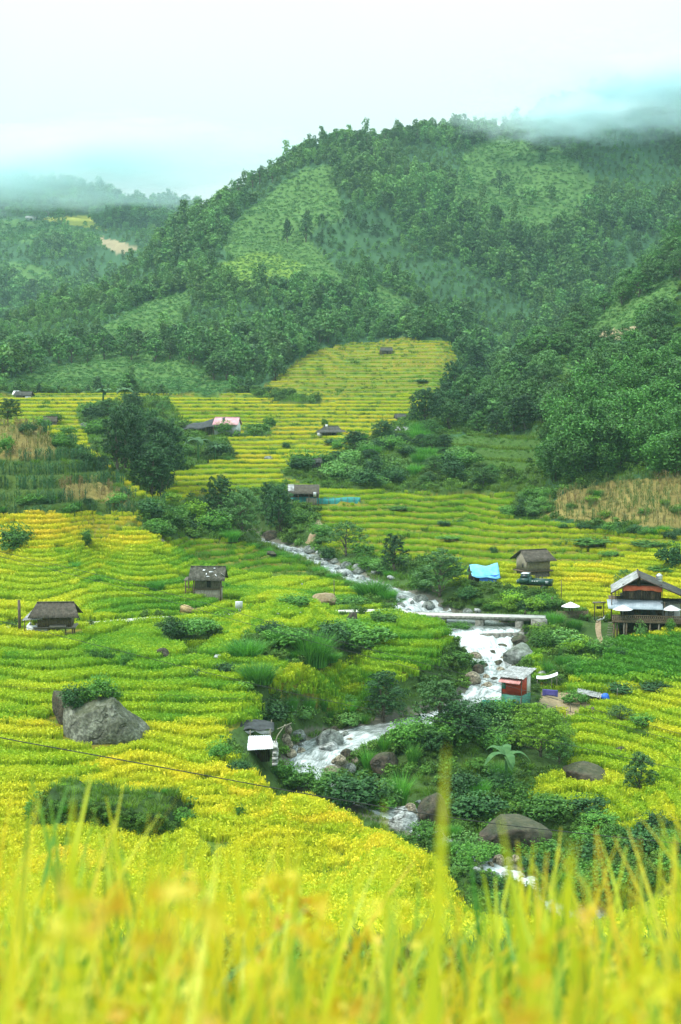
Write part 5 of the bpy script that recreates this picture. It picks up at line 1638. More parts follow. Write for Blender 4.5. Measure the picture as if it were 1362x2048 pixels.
for k in range(n):
    f = (k + .5) / n; x = w0.x + (w1.x - w0.x) * f; y = w0.y + .2 - 1.2 * math.sin(f * math.pi) + .6
    mb.box((x, y, w0.z - .95), ((w1.x - w0.x) / n * 1.02, .7, 1.7), .12 * math.cos(f * math.pi))
link('weir', mb.mesh('weir', M['concrete']), None, (0, 0, 0), 'curved concrete weir sill with the stream pouring over it below the bridge', 'weir')

# ------------------------------------------------------------------ roadside things
p = hit(478, 1236)
R = empty('sign_board', p, math.radians(4), 'white sign board with faint grey lines on a single post at the road', 'sign')
mb = MB(); mb.box((0, 0, .9), (.09, .09, 2.2)); mb.box((.2, 0, .8), (.05, .05, 2.0)); mb.build('post', M['steel'], R)
mb = MB(); mb.box((0, -.08, 1.72), (.92, .05, .92)); pn = mb.build('panel', M['metal_white'], R)
mb = MB()
for k in range(5): mb.box((0, -.112, 2.02 - k * .15), (.78, .012, .045))
mb.build('printed_line', M['roof_grey'], pn)
def bollard():
    R = empty('kerb_post', (0, 0, 0), 0, 'short black and white kerb post on the road edge', 'bollard', 'kerb posts along the road')
    mb = MB(); mb.box((0, 0, .18), (.24, .24, .75)); mb.build('shaft', M['black'], R)
    mb = MB(); mb.box((0, 0, .46), (.25, .25, .14)); mb.build('white_band', M['metal_white'], R)
    return R
bo = None
for a, b in ((491, 1237.5), (511, 1236.5), (533, 1235.5), (556, 1234.5), (578, 1233.5), (600, 1232.5)):
    q = hit(a, b)
    if bo is None: bo = bollard(); bo.location = q
    else: copy_tree(bo, q)
V, Fc = rock_verts(3, 5, 3, .1)
q = hit(577, 1230)
link('sack', mk_mesh('sack', V * np.array([.42, .35, .5]) + np.array([0, .3, .3]), Fc, M['white_cloth']), None, q + Vector((0, .8, 0)), 'white sack set down on the road above the kerb posts', 'sack')
for a, b, top, r_, lab in ((39, 1270, 1199, .19, 'stout dark timber pole beside the stilted granary'), (668, 1214, 1158, .06, 'thin pole at the bare earth bank above the road'), (1122, 1204, 1160, .06, 'thin pole in the golden field between the truck and the guesthouse'), (1104, 1214, 1194, .12, 'short charred post at the bridge end of the golden field')):
    q = hit(a, b); h = (b - top) * mpp(q)
    mb = MB(); mb.tube([(0, 0, -.4), (.03, 0, h * .5), (0, 0, h)], [r_, r_ * .92, r_ * .85], 8); link('pole', mb.mesh('pole', M['pole'], True), None, q, lab, 'pole')
    CLEARED.append((q.x, q.y, .5))
for a, b, w_, h_, lab in ((372, 1224, 30, 16, 'heap of brown straw on the terrace below the torn-roofed hut'), (402, 1226, 34, 12, 'flatter heap of brown straw next to the taller heap')):
    V, Fc = rock_verts(int(a), 3, 4, .13); q = base(a, b, 1.0); m_ = mpp(q)
    link('straw_heap', mk_mesh('straw_heap', V * np.array([w_ * m_ * .55, w_ * m_ * .4, h_ * m_ * .6]) + np.array([0, .6, h_ * m_ * .25]), Fc, M['straw']), None, q, lab, 'straw heap')
V, Fc = rock_verts(645, 5, 4, .12); q = base(648, 1214, 2.0); m_ = mpp(q)
link('earth_bank', mk_mesh('earth_bank', V * np.array([26 * m_, 1.6, 17 * m_]) + np.array([0, 1.2, 12 * m_]), Fc, mpath), None, q, 'bare tan earth bank beside the thin pole above the road', 'earth bank')
q = hit(1142, 1236)
R = empty('board_fence', q, 0, 'low weathered board fence under the lone white umbrella', 'fence')
mb = MB(); mb.planks((-1.9, 0), (2.3, .2), -.4, .95, 22, seed=8, gap=.05, ragged=.1); mb.build('boards', M['wood_brown'], R)
for x in (-1.9, .2, 2.3): post(R, x, .08, -.5, 1.1, .06)
CLEARED.append((q.x, q.y, 1.6))

# cables
for pts, r_, lab in (
 ([(-90,1455,80),(0,1476,80),(200,1512,81),(400,1549,83),(600,1586,86),(800,1620,89),(1000,1650,93),(1362,1688,100),(1480,1696,103)], .032, 'heaviest black cable, lowest of the wires, crossing above the great boulder'),
 ([(-90,1086,120),(0,1103,120),(200,1150,118),(400,1203,116),(600,1262,114),(860,1330,112),(1100,1395,110),(1362,1468,108),(1480,1500,107)], .017, 'upper of two parallel thin wires running from above the stilted granary down over the stream'),
 ([(-90,1094,118),(0,1113,118),(200,1163,116),(400,1220,114),(600,1277,112),(860,1345,110),(1100,1412,108),(1362,1484,106),(1480,1516,105)], .017, 'lower of two parallel thin wires running from above the stilted granary down over the stream'),
 ([(-90,1220,105),(0,1242,105),(200,1292,105),(420,1347,105),(640,1400,105),(860,1440,106),(1050,1470,107),(1362,1540,109),(1480,1560,110)], .018, 'single thin wire sloping from behind the stilted granary over the white-roofed shelter'),
 ([(-90,1368,110),(0,1372,110),(250,1386,111),(500,1399,112),(700,1402,113),(1000,1398,116),(1362,1372,122)], .010, 'faintest wire, almost level, passing in front of the great boulder top')):
    mb = MB(); P_ = np.array([tuple(P3(*a)) for a in pts]); tt = np.linspace(0, len(P_) - 1, 70)
    C_ = np.stack([np.interp(tt, range(len(P_)), P_[:, k]) for k in range(3)], 1)
    for _ in range(12): C_[1:-1] = (C_[:-2] + 2 * C_[1:-1] + C_[2:]) / 4
    mb.tube([tuple(c) for c in C_], r_, 5); link('power_cable', mb.mesh('power_cable', M['cable']), None, None, lab, 'cable')
# ------------------------------------------------------------------ trees, shrubs, clumps: each a thing of its own
BUSH = {'bush': [make_bush(500 + k, .072, 2900, 8, 'bush') for k in range(4)], 'dark': [make_bush(510 + k, .075, 2900, 8, 'bush_dark') for k in range(3)],
        'pale': [make_bush(520 + k, .085, 2300, 7, 'bush_pale') for k in range(2)], 'lime': [make_bush(530 + k, .10, 1400, 6, 'bush_lime') for k in range(2)],
        'mound': [make_grass(540 + k, 1.45, 900, 1.7, .05) for k in range(3)], 'grass': [make_grass(550 + k, 2.0, 260, .8, .05) for k in range(3)]}
TREE = {'round': [make_tree(600 + k, 7, 6, 11, .125, 7500, .12) for k in range(3)], 'tall': [make_tree(610 + k, 8, 4.6, 12, .125, 6500, .10, 'bush_dark', .95) for k in range(3)],
        'loose': [make_tree(620 + k, 6, 5.5, 9, .12, 3000, .22, 'treeleaf', .7) for k in range(2)], 'lime': [make_tree(630, 6, 7, 13, .11, 7500, .15, 'bush_lime', .6)],
        'dark': [make_tree(640 + k, 9, 6.5, 13, .17, 7500, .10, 'bush_dark', .9) for k in range(3)], 'hill': [make_tree(650 + k, 8.5, 6.8, 12, .22, 3400, .2, 'treeleaf', .8) for k in range(4)],
        'slim': [make_tree(660 + k, 10, 4.2, 8, .30, 620, .38, 'treeleaf', .65, 8) for k in range(3)], 'far': [make_tree(670 + k, 8, 6.5, 10, .38, 900, .2, 'treeleaf', .8, 10) for k in range(4)]}
BAMBOO = [make_bamboo(700 + k, 10, 3400, .30, 'bamboo', 11, 4.2) for k in range(4)]
BANANA = [make_banana(720 + k) for k in range(2)]
DIMS = {'round': (7, 6), 'tall': (8, 4.6), 'loose': (6, 5.5), 'lime': (6, 7), 'dark': (9, 6.5), 'hill': (8.5, 6.8), 'slim': (10, 4.2), 'far': (8, 6.5)}


def mesh_top(me):
    z = np.empty(len(me.vertices) * 3, np.float32); me.vertices.foreach_get('co', z)
    z = z.reshape(-1, 3); return float(z[:, 2].max()), float(np.percentile(np.abs(z[:, 0]), 98) * 2)


_dim = {}


def plant(p, w_, h_, kind, label, group=None, clear=.3, var=None, rz=None):
    """w_, h_ in metres"""
    rz = random.uniform(0, 6.28) if rz is None else rz
    if kind in BUSH:
        me = BUSH[kind][random.randrange(len(BUSH[kind])) if var is None else var]
        if me.name not in _dim: _dim[me.name] = mesh_top(me)
        H, W = _dim[me.name]
        nm = 'shrub' if kind in ('bush', 'dark', 'pale', 'lime') else 'grass_clump'
        o = link(nm, me, None, p, label, 'shrub' if nm == 'shrub' else 'grass clump', group)
        o.scale = (w_ / W, w_ / W, h_ / H)
    else:
        if kind == 'bamboo': parts = BAMBOO[random.randrange(4)]; names = ('culms', 'foliage'); nm, cat = 'bamboo_clump', 'bamboo'
        elif kind == 'banana': parts = BANANA[random.randrange(2)]; names = ('stem', 'leaf_blades'); nm, cat = 'banana_plant', 'banana plant'
        else: k = kind[2:] if kind.startswith('t_') else kind; parts = TREE[k][random.randrange(len(TREE[k]))]; names = ('trunk', 'crown'); nm, cat = 'tree', 'tree'
        o = link(nm, None, None, p, label, cat, group); o.empty_display_size = .3
        if parts[1].name not in _dim: _dim[parts[1].name] = mesh_top(parts[1])
        H, W = _dim[parts[1].name]
        o.scale = (w_ / W, w_ / W, h_ / H)
        for n_, me in zip(names, parts): link(n_, me, o)
    o.rotation_euler = (0, 0, rz)
    if clear: CLEARED.append((p.x, p.y, w_ * clear))
    return o


def P_(a, b, wp, hp, kind, label, group=None, clear=.32, up=0):
    p = hit(a, b)
    if p is None: return
    m = mpp(p)
    p = p + Vector((0, wp * m * .25, up))
    p.z = float(ht(p.x, p.y)) + up - .05
    return plant(p, wp * m, hp * m * 1.03, kind, label, group, clear)


# single plants one can point to
for a in (
 (882,1208,112,98,'t_round','big bushy tree on the bank between the stream and the blue tent'),
 (845,1188,50,52,'bush','bushy shrub at the water side of the big bank tree'),
 (787,1152,58,82,'t_tall','dense upright dark tree standing alone on the bank of the upper stream'),
 (692,1117,72,72,'t_loose','loose light-crowned tree on the bank near the bent footpath'),
 (725,1118,45,30,'bush','low shrub at the foot of the loose light-crowned tree'),
 (762,1150,40,34,'pale','pale shrub hugging the foot of the upright dark tree'),
 (535,1060,46,85,'t_tall','slimmer of two dark trees beside the net-pen shed'),
 (560,1078,56,105,'t_dark','fuller of two dark trees beside the net-pen shed'),
 (438,1050,58,90,'t_dark','dark tree with a pointed top in the thicket below the golden valley'),
 (482,1078,90,98,'t_round','widest round tree in the thicket beside the upper stream bend'),
 (430,1072,60,50,'bush','round shrub in front of the pointed dark tree'),
 (390,1040,50,40,'lime','lime-green shrub in the thicket below the big dark bamboo'),
 (770,1456,86,104,'t_tall','tall dense tree overhanging the outer bank of the rapid'),
 (885,1475,110,104,'t_round','large crown of glossy leaves among the gorge trees, next to the tall dense one'),
 (922,1492,88,84,'t_dark','darkest broad tree of the gorge, just below the red hut'),
 (880,1505,80,62,'bush','wide shrub under the gorge trees'),
 (990,1510,60,52,'bush','leafy shrub between the darkest gorge tree and the lime-tinted tree'),
 (1085,1530,140,112,'t_lime','spreading lime-tinted tree at the edge of the terraces below the yard'),
 (1120,1535,60,60,'t_loose','small loose tree leaning out of the lime-tinted one'),
 (1015,1598,96,98,'banana','single banana plant with drooping leaves on the gorge slope'),
 (28,1112,60,62,'bush','round leafy bush at the end of the yellow strips by the picture edge'),
 (171,1097,28,36,'bush','small upright bush below the yellow strips'),
 (312,1188,40,28,'mound','grassy hump alone in the paddies near the torn-roofed hut'),
 (137,1137,48,13,'mound','flat grassy hump in the paddies above the stilted granary'),
 (540,1460,84,50,'dark','dark bush right behind the black net awning'),
 (515,1385,88,44,'mound','big rounded grass mound in the middle of the green paddies'),
 (622,1342,98,78,'mound','tallest grass mound of the overgrown island in the paddies'),
 (490,1322,90,44,'mound','grass mound with a pale stone at its foot'),
 (725,1302,94,56,'bush','broad shrub at the stream end of the overgrown island'),
 (660,1292,70,46,'dark','dark shrub in the middle of the overgrown island'),
 (570,1300,80,40,'bush','spreading shrub at the near-road side of the overgrown island'),
 (690,1272,60,34,'bush','low shrub under the leaning dark rock by the road'),
 (400,1356,60,18,'dark','long dark low shrub at the edge of a paddy left of the grass mounds'),
 (455,1352,50,22,'dark','short dark low shrub beside the big rounded grass mound'),
 (345,1284,48,50,'dark','tall dark weed-like shrub at the bend of the road'),
 (390,1288,66,38,'bush','spreading shrub below the road bend'),
 (400,1262,50,26,'pale','pale creeper-covered shrub on the road bank'),
 (190,1326,22,32,'bush','first of three small bushes in a row above the great boulder, away from the stream'),
 (216,1330,28,36,'bush','middle of three small bushes in a row above the great boulder'),
 (252,1338,24,40,'bush','last of three small bushes in a row above the great boulder, nearest the stream'),
 (436,1524,44,46,'bush','bright shrub at the corner of the white-roofed shelter'),
 (478,1552,44,32,'dark','dark glossy shrub in front of the white-roofed shelter'),
 (565,1562,50,40,'bush','small shrub on the bank under the stone side wall'),
 (603,1592,66,58,'bush','brownish round shrub on the bank below the rapid'),
 (645,1606,56,46,'bush','shrub between the round shrub and the glossy thicket'),
 (712,1622,110,72,'dark','wide glossy thicket where the rapid disappears'),
 (660,1570,40,34,'pale','pale-leaved shrub at the outflow of the rapid'),
 (850,1690,56,46,'bush','shrub growing in front of the tall upright brown boulder'),
 (800,1700,40,30,'bush','small shrub at the lower edge of the golden terraces'),
 (803,1612,72,84,'grass','tallest clump of long grass on the stream bank'),
 (735,1552,52,58,'grass','clump of long grass at the waterside by the chocolate-brown rock'),
 (826,1538,50,58,'grass','clump of long grass behind the chocolate-brown rock'),
 (770,1512,46,44,'grass','smaller clump of long grass above the chocolate-brown rock'),
 (925,1600,90,50,'dark','dark leafy shrub on the gorge slope facing the banana plant'),
 (950,1650,100,56,'dark','broad dark shrub above the broad overhanging boulder'),
 (1085,1650,90,56,'bush','rounded shrub on the slope above the broad overhanging boulder'),
 (1282,1590,66,82,'t_round','single round tree standing in the terraces near the picture edge'),
 (1242,1452,48,42,'t_loose','nearly bare little tree in the yellow terraces below the yard'),
 (1288,1456,46,28,'bush','low spreading shrub beside the nearly bare little tree'),
 (1345,1145,46,58,'dark','dark bush at the picture edge above the guesthouse'),
 (1330,1152,60,18,'bush','flat dark scrub at the foot of the bush above the guesthouse'),
 (1252,1188,44,46,'t_loose','small leafy tree behind the guesthouse balcony'),
 (988,1112,15,22,'dark','tiny dark round shrub alone in the fields above the truck'),
 (888,1058,30,12,'dark','small dark shrub in the middle fields, next to an identical-sized lighter one'),
 (922,1050,28,14,'bush','lighter small shrub in the middle fields'),
 (905,1082,50,10,'bush','flat green tuft in the fields above the big bank tree'),
 (805,1024,62,9,'bush','long flat weed patch in the fields beyond the net pen'),
 (1190,1094,110,16,'bush','long weedy bank between two golden terraces'),
 (1300,1100,70,10,'bush','weedy strip at the golden terrace edge toward the picture edge'),
 (1228,1118,46,10,'bush','short weed patch in the golden terraces above the guesthouse'),
 (300,1042,50,42,'dark','dark shrub at the inner end of the yellow strips'),
 (342,1062,58,46,'bush','leafy shrub mound below the thicket'),
 (318,1078,62,28,'bush','lower shrub beside the leafy mound'),
 (402,1068,58,28,'dark','low dark shrub between the leafy mound and the thicket'),
 (458,1088,52,26,'mound','grass mound at the upper stream bend'),
 (640,1080,40,26,'bush','shrub beside the bent footpath'),
 (600,1052,44,30,'bush','shrub under the net-pen shed'),
 (655,1122,36,30,'dark','dark shrub on the pale stones of the upper stream'),
 (745,1195,90,36,'mound','long grass mound between the road and the upper stream'),
 (700,1218,60,30,'bush','bushy verge at the thin pole by the road'),
 (590,1218,70,32,'bush','green bank shrub behind the white sack'),
 (770,1255,54,36,'bush','shrub at the near end of the bridge'),
 (920,1262,50,18,'bush','creeper by the weir at the paddy end'),
 (905,1330,60,22,'bush','shrub fringe of the paddies beside the falls'),
 (955,1345,34,28,'dark','dark shrub over the rocks beside the falls'),
 (265,835,44,52,'t_dark','topmost dark tree behind the big bamboo group'),
 (205,815,50,34,'banana','banana plant of the far pair, nearer the maize hill'),
 (248,815,50,34,'banana','banana plant of the far pair, nearer the dark trees'),
 (395,925,60,46,'banana','banana plant with wide leaves in the scrub beyond the thicket'),
 (430,925,40,32,'banana','smaller banana plant next to the wide-leaved one'),
 (325,835,28,30,'t_loose','little flat-topped tree beyond the dark trees'),
 (300,930,60,110,'t_dark','dark drooping tree at the valley side of the big bamboo group'),
 (322,1010,46,100,'t_tall','thin dark tree leaning out of the foot of the big bamboo group'),
 (852,858,64,80,'t_dark','dark leaning tree with a heavy head at the end of the wooded spur'),
 (885,840,60,60,'t_dark','dark tree behind the heavy-headed one'),
 (12,848,56,48,'t_round','tree crown at the picture edge on top of the maize hill'),
 (10,915,30,44,'bush','bush at the edge of the dry maize'),
 (110,850,30,26,'bush','bush against the half-hidden hut'),
 (78,858,36,28,'bush','round bush on the far side of the half-hidden hut'),
 (512,862,44,22,'bush','bush by the rose-roofed barn'),
 (540,858,26,28,'bush','upright bush at the end of the barn hedge'),
 (448,868,36,28,'bush','bush before the barn wall'),
 (572,898,16,16,'dark','tiny round tree-like bush in the golden valley'),
 (455,925,24,14,'bush','small bush in the golden valley near the banana plants'),
 (650,855,16,18,'bush','bush at the wall of the dark-roofed farmhouse'),
 (668,895,46,14,'dark','greyish bush row below the dark-roofed farmhouse'),
 (695,890,44,20,'bush','green end of the bush row below the farmhouse'),
 (845,768,26,9,'dark','dark shrub on the terraced golden hill'),
 (575,487,22,46,'t_tall','shorter of two dark trees standing on the bright mountain clearing'),
 (612,488,24,56,'t_tall','taller of two dark trees standing on the bright mountain clearing'),
 (1282,1280,20,42,'pale','slender leafy shrub growing up in front of the guesthouse railing'),
 (1342,1272,18,34,'bush','climber at the picture-edge end of the guesthouse deck'),
 (1240,1262,22,26,'bush','shrub under the guesthouse stairs'),
 (1110,1255,50,30,'mound','grass clump on the bank at the far bridge end'),
 (1130,1300,60,40,'pale','pale shrub on the grassy bank beside the falls'),
 (1085,1300,44,44,'bush','shrub overhanging the large dark slab at the falls'),
 (1160,1345,50,30,'bush','shrub on the bank above the awning shelter'),
 (1095,1355,34,46,'grass','tall reed clump beside the red hut'),
 (1245,1390,60,24,'dark','dark shrub hedge beyond the lean-to shed'),
 (1320,1388,80,24,'dark','long dark hedge at the end of the green rice'),
 (1150,1412,44,30,'bush','shrub in front of the lean-to shed'),
 (1042,1380,24,20,'bush','weed tuft at the hut wall'),
 (1245,1320,30,22,'dark','dark little shrub at the tip of the green rice'),
 (480,1640,20,34,'bush','small weed bush alone in the golden near field'),
 (365,1655,34,40,'bush','bush at the end of the overgrown mound'),
): P_(*a)

# shrubs on the great boulder and on the mound
bz = [(188,1372,66,62,'bush','bush on the crown of the great boulder'), (122,1400,60,62,'dark','dark bush drooping over the brown boulder behind the great one'), (150,1378,40,54,'bush','upright bush between the two boulders'), (215,1372,34,30,'bush','little bush at the high shoulder of the great boulder')]
for (a, b, wp, hp, k, lab), (dx, dy, dz) in zip(bz, ((-.4, 2.6, 3.4), (-2.9, 2.2, 2.6), (-1.7, 2.4, 2.9), (.8, 2.9, 3.3))):
    q = Vector((p_b.x + dx, p_b.y + dy, p_b.z + dz)) if False else Vector((bb.location.x + dx, bb.location.y + dy, bb.location.z + dz))
    plant(q, wp * .0445, hp * .0445, k, lab, None, 0)
GM = 'shrubs on the overgrown mound'
for k in range(8):
    x = -18.4 + random.uniform(-5.3, 5); y = 112.2 - 3.25
    q = Vector((x, y, float(ht(x, y - .7)) + random.uniform(-.1, 1.7)))
    s = random.uniform(.5, 1.0)
    plant(q, s * 1.3, s, random.choice(['dark', 'bush', 'mound']), 'green shrub on the overgrown mound in the golden near field', GM, 0)
for k in range(7):
    an = random.uniform(0, 6.28); rr_ = random.uniform(.55, 1.04)
    x = -18.4 + 5.4 * rr_ * math.copysign(abs(math.cos(an)) ** .6, math.cos(an)); y = 112.2 + 3.2 * rr_ * math.copysign(abs(math.sin(an)) ** .6, math.sin(an))
    if y < 112 and k % 3: y = 112.2 - 3.1 * random.uniform(.9, 1.1)
    q = Vector((x, y, float(ht(x, y)) - .1))
    s = random.uniform(.4, .8)
    plant(q, s * 1.2, s * random.uniform(.55, .9), random.choice(['mound', 'lime', 'mound', 'bush', 'mound']), 'green shrub on the overgrown mound in the golden near field', GM, .1)

# ------------------------------------------------------------------ plants that nothing tells apart
rq = np.random.default_rng(31)


def fill(poly, n, kinds, wr, hr, label, group, y0=0, y1=1e9, gap=.55, scale_px=False):
    """drop plants inside a photo polygon"""
    xs = [q[0] for q in poly]; ys = [q[1] for q in poly]; done = []; tries = 0
    while len(done) < n and tries < n * 14:
        tries += 1
        a = rq.uniform(min(xs), max(xs)); b = rq.uniform(min(ys), max(ys))
        if not in_poly(np.array([a]), np.array([b]), poly)[0]: continue
        q = hit(a, b)
        if q is None or q.y < y0 or q.y > y1: continue
        if near_line(np.array([q.x]), np.array([q.y]), SP)[0][0] < 3.0: continue
        w_ = rq.uniform(*wr)
        if any((q.x - u.x) ** 2 + ((q.y - u.y) * .7) ** 2 < (gap * w_) ** 2 for u in done): continue
        q.z -= .1
        plant(q, w_, w_ * rq.uniform(*hr), kinds[rq.integers(len(kinds))], label, group, 0)
        done.append(q)


fill([(870,1540),(1010,1520),(1130,1600),(1240,1660),(1362,1660),(1362,1800),(1090,1790),(1060,1720),(960,1660)], 30, ['bush', 'dark', 'bush', 'mound'], (1.9, 3.8), (.5, .8), 'leafy shrub on the steep gorge bank at the lower corner', 'shrubs on the lower gorge bank', 98, 140)
fill([(580,1415),(735,1405),(735,1455),(590,1462)], 12, ['grass', 'pale', 'mound'], (1.5, 2.6), (.7, 1.0), 'tall grassy clump on the far bank of the rapid', 'grassy clumps on the far bank of the rapid', 140, 172)
fill([(830,1400),(960,1400),(1010,1440),(1010,1480),(860,1520),(810,1500)], 9, ['bush', 'dark', 'pale'], (2.6, 4.4), (.6, .95), 'shrub crowding under the gorge trees', 'shrubs under the gorge trees', 130, 168)
fill([(1070,1250),(1190,1245),(1220,1300),(1160,1350),(1085,1365)], 16, ['pale', 'bush', 'mound', 'lime'], (1.6, 3.0), (.5, .85), 'light green shrub on the sloping bank below the guesthouse path', 'shrubs on the guesthouse bank', 150, 196)
fill([(930,1200),(1020,1204),(1100,1206),(1130,1226),(980,1229)], 13, ['bush', 'dark', 'lime'], (1.6, 3.2), (.45, .8), 'shrub on the bank between the truck and the bridge', 'shrubs between the truck and the bridge', 186, 212)
fill([(570,1040),(650,1060),(680,1110),(800,1150),(780,1170),(690,1140),(600,1100)], 10, ['bush', 'pale', 'mound'], (1.8, 3.0), (.45, .8), 'shrub on the bank of the upper stream', 'shrubs along the upper stream', 200, 262)
fill([(430,1270),(760,1262),(765,1300),(640,1345),(430,1322)], 14, ['bush', 'mound', 'dark', 'mound'], (1.6, 3.0), (.45, .75), 'shrub of the overgrown island in the paddies', 'shrubs of the overgrown island', 140, 190)
fill([(280,1000),(440,975),(520,985),(420,1080),(290,1070)], 11, ['bush', 'dark', 'lime'], (2.4, 4.2), (.5, .85), 'shrub in the thicket between the yellow strips and the upper stream', 'shrubs of the thicket', 205, 285)
fill([(160,830),(315,815),(340,885),(430,892),(460,915),(330,950),(290,980),(190,900)], 28, ['bush', 'dark', 't_loose', 't_round'], (3.2, 5.8), (.6, .95), 'shrubby growth in the scrub beyond the maize hill', 'scrub plants beyond the maize hill', 250, 410)
fill([(215,890),(290,860),(318,930),(345,985),(335,1015),(260,985),(215,950)], 12, ['t_dark', 't_tall', 't_tall'], (3.8, 7.0), (1.3, 2.1), 'tall dark tree massed in the big bamboo group', 'dark trees of the bamboo group', 226, 300, .4)
fill([(30,860),(150,870),(215,950),(190,945),(110,890)], 10, ['dark', 'bush'], (2.2, 3.6), (.6, .95), 'dark shrub of the hedge running down the maize hill', 'hedge on the maize hill', 225, 262)
fill([(0,1010),(130,1000),(270,1010),(270,1026),(0,1030)], 9, ['dark', 'bush', 'mound'], (1.6, 2.8), (.5, .8), 'low shrub at the foot of the maize hill', 'shrubs at the foot of the maize hill', 212, 235)
fill([(575,945),(640,905),(760,870),(850,870),(1000,940),(980,980),(700,975)], 52, ['bush', 'dark', 'pale', 't_round', 't_dark', 'mound'], (3.0, 5.8), (.55, .9), 'leafy shrub on the wooded spur', 'shrubs of the wooded spur', 262, 350)
fill([(1015,1030),(1060,985),(1120,980),(1090,1035)], 14, ['bush', 'pale', 'dark'], (2.0, 3.6), (.5, .85), 'shrub at the foot of the wooded hillside', 'shrubs at the foot of the hillside', 230, 275)
fill([(1060,1048),(1200,1055),(1362,1068),(1362,1080),(1200,1066)], 12, ['bush', 'dark', 'mound'], (1.7, 3.0), (.5, .7), 'low shrub along the foot of the dry maize slope', 'shrubs below the dry maize', 215, 245)
fill([(1100,1020),(1180,985),(1362,975),(1362,1040),(1200,1040)], 8, ['bush', 'mound', 'lime'], (1.4, 2.6), (.5, .75), 'green shrub growing among the dry maize on the slope', 'shrubs in the dry maize', 215, 262)
fill([(1095,975),(1090,880),(1130,850),(1362,800),(1362,955),(1230,955)], 62, ['bamboo'], (4.0, 6.2), (1.5, 2.1), 'pale plumed bamboo clump above the dry maize', 'bamboo above the dry maize', 235, 330, .42)
fill([(1100,860),(1180,800),(1362,740),(1362,800),(1180,850)], 26, ['bamboo', 'bamboo', 't_hill'], (4.5, 6.5), (1.4, 2.0), 'bamboo plume higher up the wooded hillside', 'bamboo higher on the hillside', 280, 400, .45)
fill([(870,860),(910,780),(1000,720),(1090,690),(1110,840),(1080,860),(980,880)], 62, ['t_hill', 't_dark', 't_hill', 't_round'], (5.0, 8.5), (.95, 1.35), 'dark broad tree on the lower wooded hillside', 'trees on the lower hillside', 300, 440, .42)
fill([(960,770),(1050,640),(1150,590),(1250,520),(1362,430),(1362,560),(1180,640),(1110,760)], 90, ['t_hill', 't_hill', 't_round'], (5.0, 8.5), (.9, 1.3), 'broad tree along the crest of the wooded hillside', 'trees on the hillside crest', 360, 520, .40)
fill([(1130,790),(1180,700),(1362,640),(1362,740),(1200,790)], 40, ['t_hill', 't_dark', 't_round'], (4.5, 7.5), (.9, 1.3), 'tree on the middle of the wooded hillside', 'trees on the middle hillside', 320, 470, .42)
fill([(0,700),(150,690),(420,700),(560,690),(560,760),(420,770),(360,730),(200,720),(0,760)], 70, ['t_far'], (6, 10), (.8, 1.3), 'forest tree at the foot of the mountain beyond the farmhouses', 'trees at the foot of the mountain', 450, 620, .5)
fill([(560,690),(640,650),(760,640),(900,640),(960,690),(900,660),(740,672),(640,690),(570,730)], 44, ['t_far'], (6, 10), (.8, 1.2), 'forest tree along the upper edge of the golden hill', 'trees above the golden hill', 450, 700, .45)

GL = 'shrubs along the lower stream'
for a, b in ((660,1600),(690,1606),(735,1596),(770,1604),(760,1622),(850,1660),(865,1690),(905,1672),(890,1712),(930,1700),(940,1728),(925,1738),(975,1712),(1075,1750),(1090,1775),(1100,1800),(1050,1795),(1120,1800),(1010,1790),(1030,1800),(1060,1815),(1150,1810),(1000,1775),(960,1765)):
    p = hit(a, b)
    if p is None: continue
    w_ = rq.uniform(1.6, 2.8)
    plant(p - Vector((0, 0, .15)), w_, w_ * rq.uniform(.6, .9), ['bush', 'dark', 'pale', 'mound'][rq.integers(4)], 'shrub overhanging the narrow lower stream', GL, 0)
GL = 'grass clumps along the upper stream'
for a, b in ((505,1096),(530,1106),(560,1114),(585,1122),(612,1132),(640,1146),(668,1158),(690,1170),(720,1184),(752,1188),(775,1196),(795,1206)):
    p = hit(a, b)
    if p is None: continue
    w_ = rq.uniform(2.2, 3.4)
    plant(p - Vector((0, 0, .2)), w_, w_ * rq.uniform(.4, .6), 'mound', 'grass clump fringing the near bank of the upper stream', GL, .2)
# trees standing out along the skyline of the mountain
n_ = 0
for a in (368,385,402,425,440,462,478,505,520,545,566,588,603,612,628,648,655,672,690,708,716,733,748,770,790,812,835,850,872,893,905,925):
    b = 120
    while b < 640 and hit(a, b) is None: b += 3
    q = hit(a, b + 5)
    if q is None: continue
    s = rq.uniform(.7, 1.25)
    plant(q - Vector((0, 0, .5)), 6.0 * s, 10 * s, 't_slim', 'thin tree standing out on the skyline of the big mountain', 'skyline trees of the mountain', 0)

# ------------------------------------------------------------------ mist clinging to the summits


